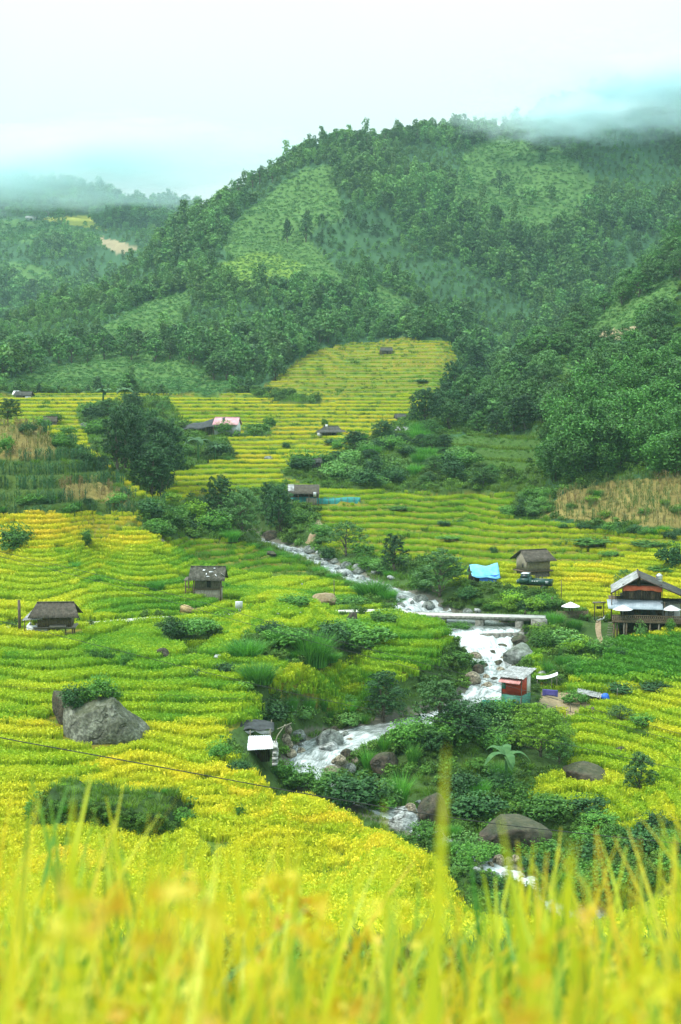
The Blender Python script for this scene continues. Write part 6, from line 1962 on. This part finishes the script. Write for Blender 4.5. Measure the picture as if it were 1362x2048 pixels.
def mist(name, c, r, dens, nscale, thr, seed, label):
    m = bpy.data.materials.new(name); m.use_nodes = True
    t = m.node_tree; t.nodes.clear(); o = t.nodes.new('ShaderNodeOutputMaterial')
    tcn = t.nodes.new('ShaderNodeTexCoord')
    nz_ = noise_tex(t, nscale, 4, .55, vec=tcn.outputs['Object'])
    ln = t.nodes.new('ShaderNodeVectorMath'); ln.operation = 'LENGTH'; t.links.new(tcn.outputs['Object'], ln.inputs[0])
    fall = mth(t, 'SUBTRACT', 1.0, ln.outputs['Value'])
    d = mth(t, 'MULTIPLY', mth(t, 'MAXIMUM', mth(t, 'ADD', mth(t, 'SUBTRACT', nz_, thr), mth(t, 'MULTIPLY', fall, .55)), 0.0), dens)
    pv = t.nodes.new('ShaderNodeVolumePrincipled'); pv.inputs['Color'].default_value = (.77, .925, .955, 1); pv.inputs['Anisotropy'].default_value = .1
    t.links.new(d, pv.inputs['Density']); t.links.new(pv.outputs[0], o.inputs['Volume'])
    V, Fc = rock_verts(seed, 0, 3, 0)
    V = V / np.maximum(np.linalg.norm(V, axis=1, keepdims=True), 1e-6)
    ob = link(name, mk_mesh(name, V, Fc, m), None, c, kind='stuff'); ob.scale = r
    return ob


mist('mist', P3(140, 316, 1400), (360, 130, 70), .16, 2.4, .74, 1, '')
mist('mist', P3(1270, 172, 930), (135, 45, 46), .24, 2.8, .66, 2, '')
mist('mist', P3(1120, 228, 900), (66, 30, 24), .24, 2.8, .66, 4, '')
mist('mist', P3(985, 232, 915), (62, 30, 15), .10, 2.6, .72, 3, '')
# ------------------------------------------------------------------ rice, grass, undergrowth, maize and far-off wood
def patch(seed, size, n, H, bw, lean=.35, pan=.5):
    """a square patch of rice: leaf blades and nodding ears"""
    r = np.random.default_rng(seed)
    B = np.stack([r.uniform(-.5, .5, n) * size, r.uniform(-.5, .5, n) * size, np.full(n, .0)], 1)
    V, Q, l = blades(r, B, H * r.uniform(.75, 1.12, n), bw * r.uniform(.7, 1.3, n), r.uniform(.03, .38, n), 3)
    l = np.tile(np.array([.0, .3, .62]), n) + np.repeat(r.uniform(-.1, .15, n), 3)  # darkest at the foot: green stalks and the shade between them, painted in
    k = int(n * pan)
    C_ = np.stack([r.uniform(-.5, .5, k) * size, r.uniform(-.5, .5, k) * size, H * r.uniform(.72, 1.0, k)], 1)
    V2, Q2 = leaves(C_, r.normal(size=(k, 3)) + [0, 0, .3], bw * 1.25 * r.uniform(.7, 1.3, k), .4, r)
    return merge((V, Q, l), (V2, Q2, r.uniform(.6, 1, k)))


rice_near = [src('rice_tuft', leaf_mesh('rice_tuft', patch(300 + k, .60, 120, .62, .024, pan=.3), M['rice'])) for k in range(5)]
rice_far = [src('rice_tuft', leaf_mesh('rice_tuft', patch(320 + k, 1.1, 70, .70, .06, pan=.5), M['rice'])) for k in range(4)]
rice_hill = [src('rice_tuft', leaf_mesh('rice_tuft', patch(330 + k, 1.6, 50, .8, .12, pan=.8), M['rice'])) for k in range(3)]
BIAS = np.array([(200,1700,.80),(600,1720,.82),(200,1550,.74),(500,1600,.76),(750,1690,.80),(400,1480,.62),(560,1420,.56),(300,1360,.50),(100,1400,.70),(60,1330,.56),(200,1290,.42),(60,1225,.74),(300,1210,.42),(300,1150,.55),(520,1210,.5),
 (600,1240,.5),(150,1050,1.0),(60,1060,1.0),(230,1040,1.0),(100,1080,.95),(150,1110,.50),(450,1140,.42),(400,1110,.42),(560,1140,.46),(1230,1150,.84),(1300,1190,.82),(1150,1090,.66),(850,1050,.46),(1000,1110,.62),(900,1010,.46),(1300,1090,.62),(700,1010,.5),(600,860,.86),(700,850,.84),(450,925,.72),
 (450,840,.6),(700,740,.52),(850,695,.82),(650,710,.74),(850,760,.36),(700,820,.72),(100,805,.66),(200,800,.74),(500,900,.8),(450,960,.5),(1250,1450,.62),(1330,1400,.78),(1150,1510,.58),(1330,1560,.56),(860,1310,.36),(950,1340,.5),(700,1370,.46),(1100,1020,.5),(640,945,.5)], float)


def bias(px, py):
    d2 = ((px[:, None] - BIAS[:, 0]) ** 2 + ((py[:, None] - BIAS[:, 1]) * 2.2) ** 2) + 900
    w_ = 1 / d2 ** 1.6
    return (w_ * BIAS[:, 2]).sum(1) / w_.sum(1)


def full_pts(X, Y):
    z, Z, fr, pid, px, py, ds, md, dr = ground_full(X, Y)
    return z, Z, fr, pid, px, py, ds, md, dr


RP_, RS_, RT_, RV_, RR_ = [], [], [], [], []
G_ = {k: ([], [], [], [], []) for k in ('grass', 'under', 'cornG', 'cornD', 'meadow', 'forest')}


def put(d, P, s, tn, v, rz):
    for a, b in zip(d, (P, s, tn, v, rz)): a.append(b)


rs_ = np.random.default_rng(77)
first = None
for (y0, y1, sp, var, off) in ((47, 215, .46, 5, 0), (215, 330, .80, 4, 5), (330, 445, 1.0, 4, 5), (445, 580, 1.25, 3, 9)):
    X, Y = fan_points(y0, y1, sp, .275, rs_, jit=.45)
    z, Z, fr, pid, px, py, ds, md, dr = full_pts(X, Y)
    ok = ~cleared(X, Y)
    flat = np.isin(Z, (RICE, GREEN)) & ok & (fr < np.where(Y < 119, .68, np.where(Y < 134, .74, np.where((Y > 215) & (Y < 445), .83, .76)))) & (fr > .05) & (ds > 1.0)
    # here and there a corner of a plot is weeds, not rice
    weeds = (fbm(X / 5.5, Y / 2.6, 140, 3) > .73) & (Z == RICE)
    r = flat & ~weeds
    tint = np.clip(bias(px, py) - .05 - .09 * ((py > 1100) & (py < 1450) & ~((px > 1000) & (py < 1230))) + .08 * (py < 960) + (pid - .5) * .34 + (fbm(X / 4, Y / 3, 150, 3) - .5) * .35 + rs_.normal(size=len(X)) * .045, .03, 1)
    tint = np.where(Z == GREEN, np.clip(.02 + .1 * fbm(X / 3, Y / 2, 4, 2) + (py > 1365) * .2, 0, 1), tint)
    n = r.sum()
    put((RP_, RS_, RT_, RV_, RR_), np.stack([X, Y, z], 1)[r], rs_.uniform(.85, 1.15, n) * np.where(Z[r] == GREEN, 1.25, np.where(Y[r] < 134, .85, .95)), tint[r], off + rs_.integers(0, var, n), rs_.integers(0, 4, n) * math.pi / 2 + rs_.normal(size=n) * .2)
    # green growth on the bunds and risers
    b = np.isin(Z, (RICE, GREEN)) & ok & ~r & (ds > .3) & (rs_.random(len(X)) < (.55 if y0 < 300 else .4))
    n = b.sum(); k = sp / .5
    put(G_['grass'], np.stack([X, Y, z], 1)[b], np.where(weeds[b], 1.0, np.where(Y[b] < 134, .36, .60)) * k * rs_.uniform(.5, 1.15, n), np.clip(rs_.random(n) * .8, 0, 1), rs_.integers(0, 4, n), rs_.uniform(0, 6.28, n))
P = np.concatenate(RP_)
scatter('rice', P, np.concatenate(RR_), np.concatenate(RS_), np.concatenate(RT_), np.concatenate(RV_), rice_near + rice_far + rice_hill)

# banks and scrub
for (y0, y1, sp, k) in ((4.2, 47, .6, .9), (47, 215, .75, 1.0), (215, 345, 1.15, 1.5), (345, 460, 1.7, 2.1)):
    X, Y = fan_points(y0, y1, sp, .285, rs_)
    z, Z, fr, pid, px, py, ds, md, dr = full_pts(X, Y)
    ok = ~cleared(X, Y) & (ds > .4) & (dr > 1.5)
    m = np.isin(Z, (SCRUB, FOREST)) & ok
    tall = fbm(X / 7, Y / 7, 160, 3)
    u = m & (rs_.random(len(X)) < smooth(.40, .56, tall) * .75) & (md > 1.0)
    n = u.sum()
    put(G_['under'], np.stack([X, Y, z], 1)[u], k * rs_.uniform(.35, .95, n) * (.5 + tall[u] * .9) * np.where((md[u] < 1.1) | (Y[u] < 47), .4, 1), np.clip(fbm(X[u] / 9, Y[u] / 9, 170, 2) + rs_.normal(size=n) * .15, 0, 1), rs_.integers(0, 4, n), rs_.uniform(0, 6.28, n))
    g = m & ~u & (rs_.random(len(X)) < .9)
    n = g.sum()
    put(G_['grass'], np.stack([X, Y, z], 1)[g], k * rs_.uniform(.55, 1.3, n), np.clip(fbm(X[g] / 8, Y[g] / 8, 180, 2) + rs_.normal(size=n) * .18, 0, 1), rs_.integers(0, 4, n), rs_.uniform(0, 6.28, n))
    g = (Z == GTERR) & ok
    n = g.sum()
    put(G_['grass'], np.stack([X, Y, z], 1)[g], k * rs_.uniform(.6, 1.15, n) * np.where(fr[g] < .55, 1.1, .6), np.where(fr[g] < .5, .8, .0) + rs_.random(n) * .15, rs_.integers(0, 4, n), rs_.uniform(0, 6.28, n))
    for code, key in ((CORN, 'cornG'), (DRY, 'cornD')):
        g = (Z == code) & ok & ((fr < .62) | (code == DRY))
        n = g.sum()
        put(G_[key], np.stack([X, Y, z], 1)[g], rs_.uniform(.75, 1.15, n) * (1.15 if code == CORN else .8), np.clip((fbm(X[g] / 4, Y[g] / 4, 240, 3) - .42 + .26 * (px[g] > 1000)) * 2.4 + rs_.normal(size=n) * .12, 0, 1), rs_.integers(0, 3, n), rs_.uniform(0, 6.28, n))
        g = (Z == code) & ok & (fr >= .62) & (code == CORN)
        n = g.sum()
        put(G_['grass'], np.stack([X, Y, z], 1)[g], k * rs_.uniform(.5, 1.0, n), .5 + rs_.random(n) * .4, rs_.integers(0, 4, n), rs_.uniform(0, 6.28, n))

# growth hanging over the steep front of the overgrown mound
n = 380
X = -18.4 + rs_.uniform(-5.7, 5.5, n); Y = 112.2 - 3.2 + rs_.uniform(-.35, .5, n)
lo = ht(X, Y * 0 + 108.1); hi = ht(X, Y * 0 + 110.6)
put(G_['under'], np.stack([X, Y, lo + (hi - lo) * rs_.uniform(-.05, .95, n)], 1), rs_.uniform(.22, .5, n), rs_.uniform(0, .6, n), rs_.integers(0, 4, n), rs_.uniform(0, 6.28, n))

# mountain: low growth on the clearings, wood elsewhere
for (y0, y1, sp) in ((330, 480, 1.2), (440, 760, 1.6), (760, 1100, 2.5), (1100, 1700, 7.0)):
    X, Y = fan_points(y0, y1, sp, .30, rs_)
    z, Z, fr, pid, px, py, ds, md, dr = full_pts(X, Y)
    g = (Z == CLEAR) & ~cleared(X, Y)
    if y0 == 330: g &= (Y < 480)
    else: g &= (Y >= 480) | (Z == CLEAR)
    n = g.sum()
    lime = in_poly(px, py, POLY['m_lime'])[g]
    put(G_['meadow'], np.stack([X, Y, z], 1)[g], sp * rs_.uniform(.5, .85, n), np.clip(fbm(X[g] / 30, Y[g] / 30, 190, 3) * .8 + lime * .3 + rs_.normal(size=n) * .08, 0, 1), rs_.integers(0, 3, n), rs_.uniform(0, 6.28, n))
for (y0, y1, sp, k) in ((430, 700, 3.1, .95), (700, 1100, 3.9, 1.05), (1100, 1740, 8.0, 1.7)):
    X, Y = fan_points(y0, y1, sp, .30, rs_)
    z, Z, fr, pid, px, py, ds, md, dr = full_pts(X, Y)
    dens = fbm(X / 45, Y / 45, 210, 3)
    g = (Z == FOREST) & ~(in_poly(px, py, POLY['righthill']) & (Y < 470)) & (rs_.random(len(X)) < .55 + dens * .7)
    cl = (Z == CLEAR) & (rs_.random(len(X)) < np.where(in_poly(px, py, POLY['m_clear3']), .03, .003)) & (Y > 500); g = g | cl
    n = g.sum()
    big = smooth(.36, .62, fbm(X[g] / 60, Y[g] / 60, 220, 3))
    s = k * (.45 + .85 * big) * rs_.uniform(.5, 1.35, n)
    put(G_['forest'], np.stack([X, Y, z - .3], 1)[g], np.stack([s * rs_.uniform(.85, 1.2, n), s * rs_.uniform(.85, 1.2, n), s * rs_.uniform(.7, 1.15, n)], 1), np.clip((fbm(X[g] / 55, Y[g] / 55, 230, 3) - .5) * 1.7 + .5 + rs_.normal(size=n) * .22, 0, 1), rs_.integers(0, 6, n), rs_.uniform(0, 6.28, n))


def under_src(seed):
    r = np.random.default_rng(seed)
    lobes = [(r.normal() * .4, r.normal() * .4, r.uniform(.3, .8), *(r.uniform(.3, .6, 3))) for _ in range(5)]
    return src('undergrowth_clump', leaf_mesh('undergrowth_clump', cloud(r, lobes, 330, .13, .5, .5, .55, 10), M['s_under']))


def grass_src(seed):
    r = np.random.default_rng(seed); n = 46
    a = r.uniform(0, 6.28, n); q = r.random(n) ** .6 * .5
    B = np.stack([q * np.cos(a), q * np.sin(a), np.full(n, -.04)], 1)
    return src('grass_tuft', leaf_mesh('grass_tuft', blades(r, B, .62 * r.uniform(.5, 1.15, n), .055 * r.uniform(.6, 1.3, n), r.uniform(.15, .9, n), 3, a + r.normal(size=n) * .6), M['s_grass']))


def meadow_src(seed):
    r = np.random.default_rng(seed)
    lobes = [(r.normal() * .3, r.normal() * .3, .1, *(r.uniform(.3, .5, 2)), .3) for _ in range(4)]
    return src('meadow_tuft', leaf_mesh('meadow_tuft', cloud(r, lobes, 46, .2, .5, .7, .5, 6), M['s_meadow']))


def corn_src(seed, mat, n=3):
    r = np.random.default_rng(seed); parts = []
    for k in range(n):
        b = r.uniform(-.45, .45, 2)
        B = np.tile(np.array([b[0], b[1], 0]), (9, 1)); B[:, 2] = np.linspace(0, 1.4, 9)
        parts.append(blades(r, B, r.uniform(.55, .95, 9), np.full(9, .10), r.uniform(.6, 1.2, 9), 3))
        parts.append(blades(r, B[:1], np.array([2.2]), np.array([.06]), np.array([.05]), 3))
    return src('maize_plant', leaf_mesh('maize_plant', parts, M[mat]))


def forest_src(seed, H, W, n, leaf, nl, flat):
    r = np.random.default_rng(seed)
    lobes = []
    for i in range(nl):
        f = i / (nl - 1); rad = W * .5 * (1 - f ** 1.7 * .8) * r.uniform(.35, .8); an = i * 2.4
        s = W * r.uniform(.2, .33)
        lobes.append((rad * math.cos(an), rad * math.sin(an), H * (.28 + .62 * f), s, s, s * flat))
    tq = trunk_quads([(0, 0, -.5), (.1, 0, H * .4), (0, .1, H * .75)], [.16, .12, .05], 4)
    a = cloud(r, lobes, n, leaf, .55, .55, .6, 9)
    return src('forest_tree', leaf_mesh('forest_tree', [a, tq], M['s_forest']))


for nm, key, variants in (('undergrowth', 'under', [under_src(400 + k) for k in range(4)]), ('grass', 'grass', [grass_src(410 + k) for k in range(4)]),
                          ('maize', 'cornG', [corn_src(420 + k, 'corn_g') for k in range(3)]), ('dry_maize', 'cornD', [corn_src(430 + k, 'corn_d') for k in range(3)]),
                          ('meadow_grass', 'meadow', [meadow_src(440 + k) for k in range(3)]),
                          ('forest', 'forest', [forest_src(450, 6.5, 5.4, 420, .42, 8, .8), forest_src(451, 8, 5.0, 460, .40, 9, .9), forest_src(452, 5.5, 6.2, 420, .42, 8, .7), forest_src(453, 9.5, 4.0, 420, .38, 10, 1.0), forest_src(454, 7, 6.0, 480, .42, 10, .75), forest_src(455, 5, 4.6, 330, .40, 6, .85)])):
    d = G_[key]
    if d[0]:
        scatter(nm, np.concatenate(d[0]), np.concatenate(d[4]), np.concatenate(d[1]), np.concatenate(d[2]), np.concatenate(d[3]), variants)
# ------------------------------------------------------------------ the rice standing right at the photographer's feet
def fg_rice():
    r = np.random.default_rng(909)
    n = 8200
    y = .8 + 2.45 * r.random(n) ** .8; x = r.uniform(-1, 1, n) * (.34 * (y + .5) + 1.4)
    B = np.stack([x, y, -1.56 + 0 * x], 1)
    top = -y * (.285 + .03 * np.sin(x * 4 + 1) + .015 * np.sin(x * 13) + .24 * r.random(n) ** 1.2)
    H = np.clip(top + 1.53, .3, 1.4)
    parts = [blades(r, B, H, r.uniform(.012, .030, n), r.uniform(.03, .5, n), 7)]
    parts[0] = (parts[0][0], parts[0][1], np.repeat(np.where(r.random(n) < .74, r.uniform(.30, .70, n), r.uniform(0, .2, n)), 7))
    # nodding ears of grain
    k = 620
    y = .9 + 2.0 * r.random(k); x = r.uniform(-1, 1, k) * (.32 * (y + .4) + 1.4); az = r.uniform(0, 6.28, k)
    zt = -y * (.35 + .3 * r.random(k))
    C_, N_, S_, L_ = [], [], [], []
    for i in range(k):
        m = 26; f = np.linspace(0, 1, m); L = r.uniform(.14, .22)
        cx = x[i] + math.cos(az[i]) * L * (f * .7); cyy = y[i] + math.sin(az[i]) * L * (f * .7); cz = zt[i] + L * (.35 * f - 1.0 * f ** 2)
        C_.append(np.stack([cx, cyy, cz], 1) + r.normal(size=(m, 3)) * .009); S_.append(np.full(m, .013)); L_.append(np.full(m, .50 + .34 * r.random() ** 1.3))
    C_ = np.concatenate(C_)
    V, Q = leaves(C_, r.normal(size=C_.shape), np.concatenate(S_), .5, r)
    parts.append((V, Q, np.concatenate(L_)))
    # a few leaves that stand well above the rest
    tall = [(893, 1492, 1.22, .022, .10, 1.7), (1000, 1630, 1.5, .024, -.35, .9), (1138, 1678, 1.55, .026, -.12, .6), (1165, 1668, 1.6, .022, .55, .8), (145, 1600, 1.6, .024, .06, .4), (768, 1600, 1.7, .013, -.05, .3), (600, 1640, 1.8, .013, .1, .4), (470, 1690, 1.5, .012, -.3, .5), (1290, 1760, 1.4, .014, .2, .4), (350, 1700, 1.6, .012, .25, .5)]
    for a, b, Y, wd, ln, cv in tall:
        p = P3(a, b, Y); h = p.z + 1.52; segs = 10; V = []; Q = []
        for q in range(segs + 1):
            f = q / segs
            cxx = p.x - ln * .35 * (1 - f ** 1.6); z_ = -1.52 + h * f
            wq = wd * (1 - f ** 5 * .95) * .5
            V += [(cxx - wq, Y, z_), (cxx + wq, Y + .004, z_)]
        for q in range(segs): Q.append((2 * q, 2 * q + 1, 2 * q + 3, 2 * q + 2))
        parts.append((np.array(V), np.array(Q, np.int32), np.full(segs, .36 + .1 * r.random())))
    V, Q, l = merge(*parts)
    m, t, o = new_mat('near_rice')
    a = N(t, 'ShaderNodeAttribute', attribute_name='lv')
    c = ramp(t, a.outputs['Fac'], [(0, (.07, .25, .04)), (.2, (.30, .48, .04)), (.45, (.62, .63, .025)), (.68, (.64, .47, .02)), (.85, (.58, .34, .025)), (1, (.5, .24, .03))])
    p = N(t, 'ShaderNodeBsdfPrincipled', Roughness=.5); t.links.new(c, p.inputs['Base Color'])
    tr = t.nodes.new('ShaderNodeBsdfTranslucent'); t.links.new(c, tr.inputs[0])
    ms = t.nodes.new('ShaderNodeMixShader'); ms.inputs[0].default_value = .45
    t.links.new(p.outputs[0], ms.inputs[1]); t.links.new(tr.outputs[0], ms.inputs[2]); t.links.new(ms.outputs[0], o.inputs[0])
    link('rice_plants', mk_mesh('rice_plants', V, Q, m, fattr={'lv': l}), kind='stuff')


fg_rice()

# ------------------------------------------------------------------ haze: one closed box of even, pale air
mh = bpy.data.materials.new('haze'); mh.use_nodes = True
t = mh.node_tree; t.nodes.clear(); o = t.nodes.new('ShaderNodeOutputMaterial')
pv = t.nodes.new('ShaderNodeVolumePrincipled')
pv.inputs['Color'].default_value = (.62, .95, .95, 1)
pv.inputs['Density'].default_value = .00011
pv.inputs['Anisotropy'].default_value = .2
t.links.new(pv.outputs[0], o.inputs['Volume'])
mb = MB(); mb.box((0, 870, 140), (2900, 1800, 420))
ho = mb.build('haze', mh); ho['kind'] = 'stuff'
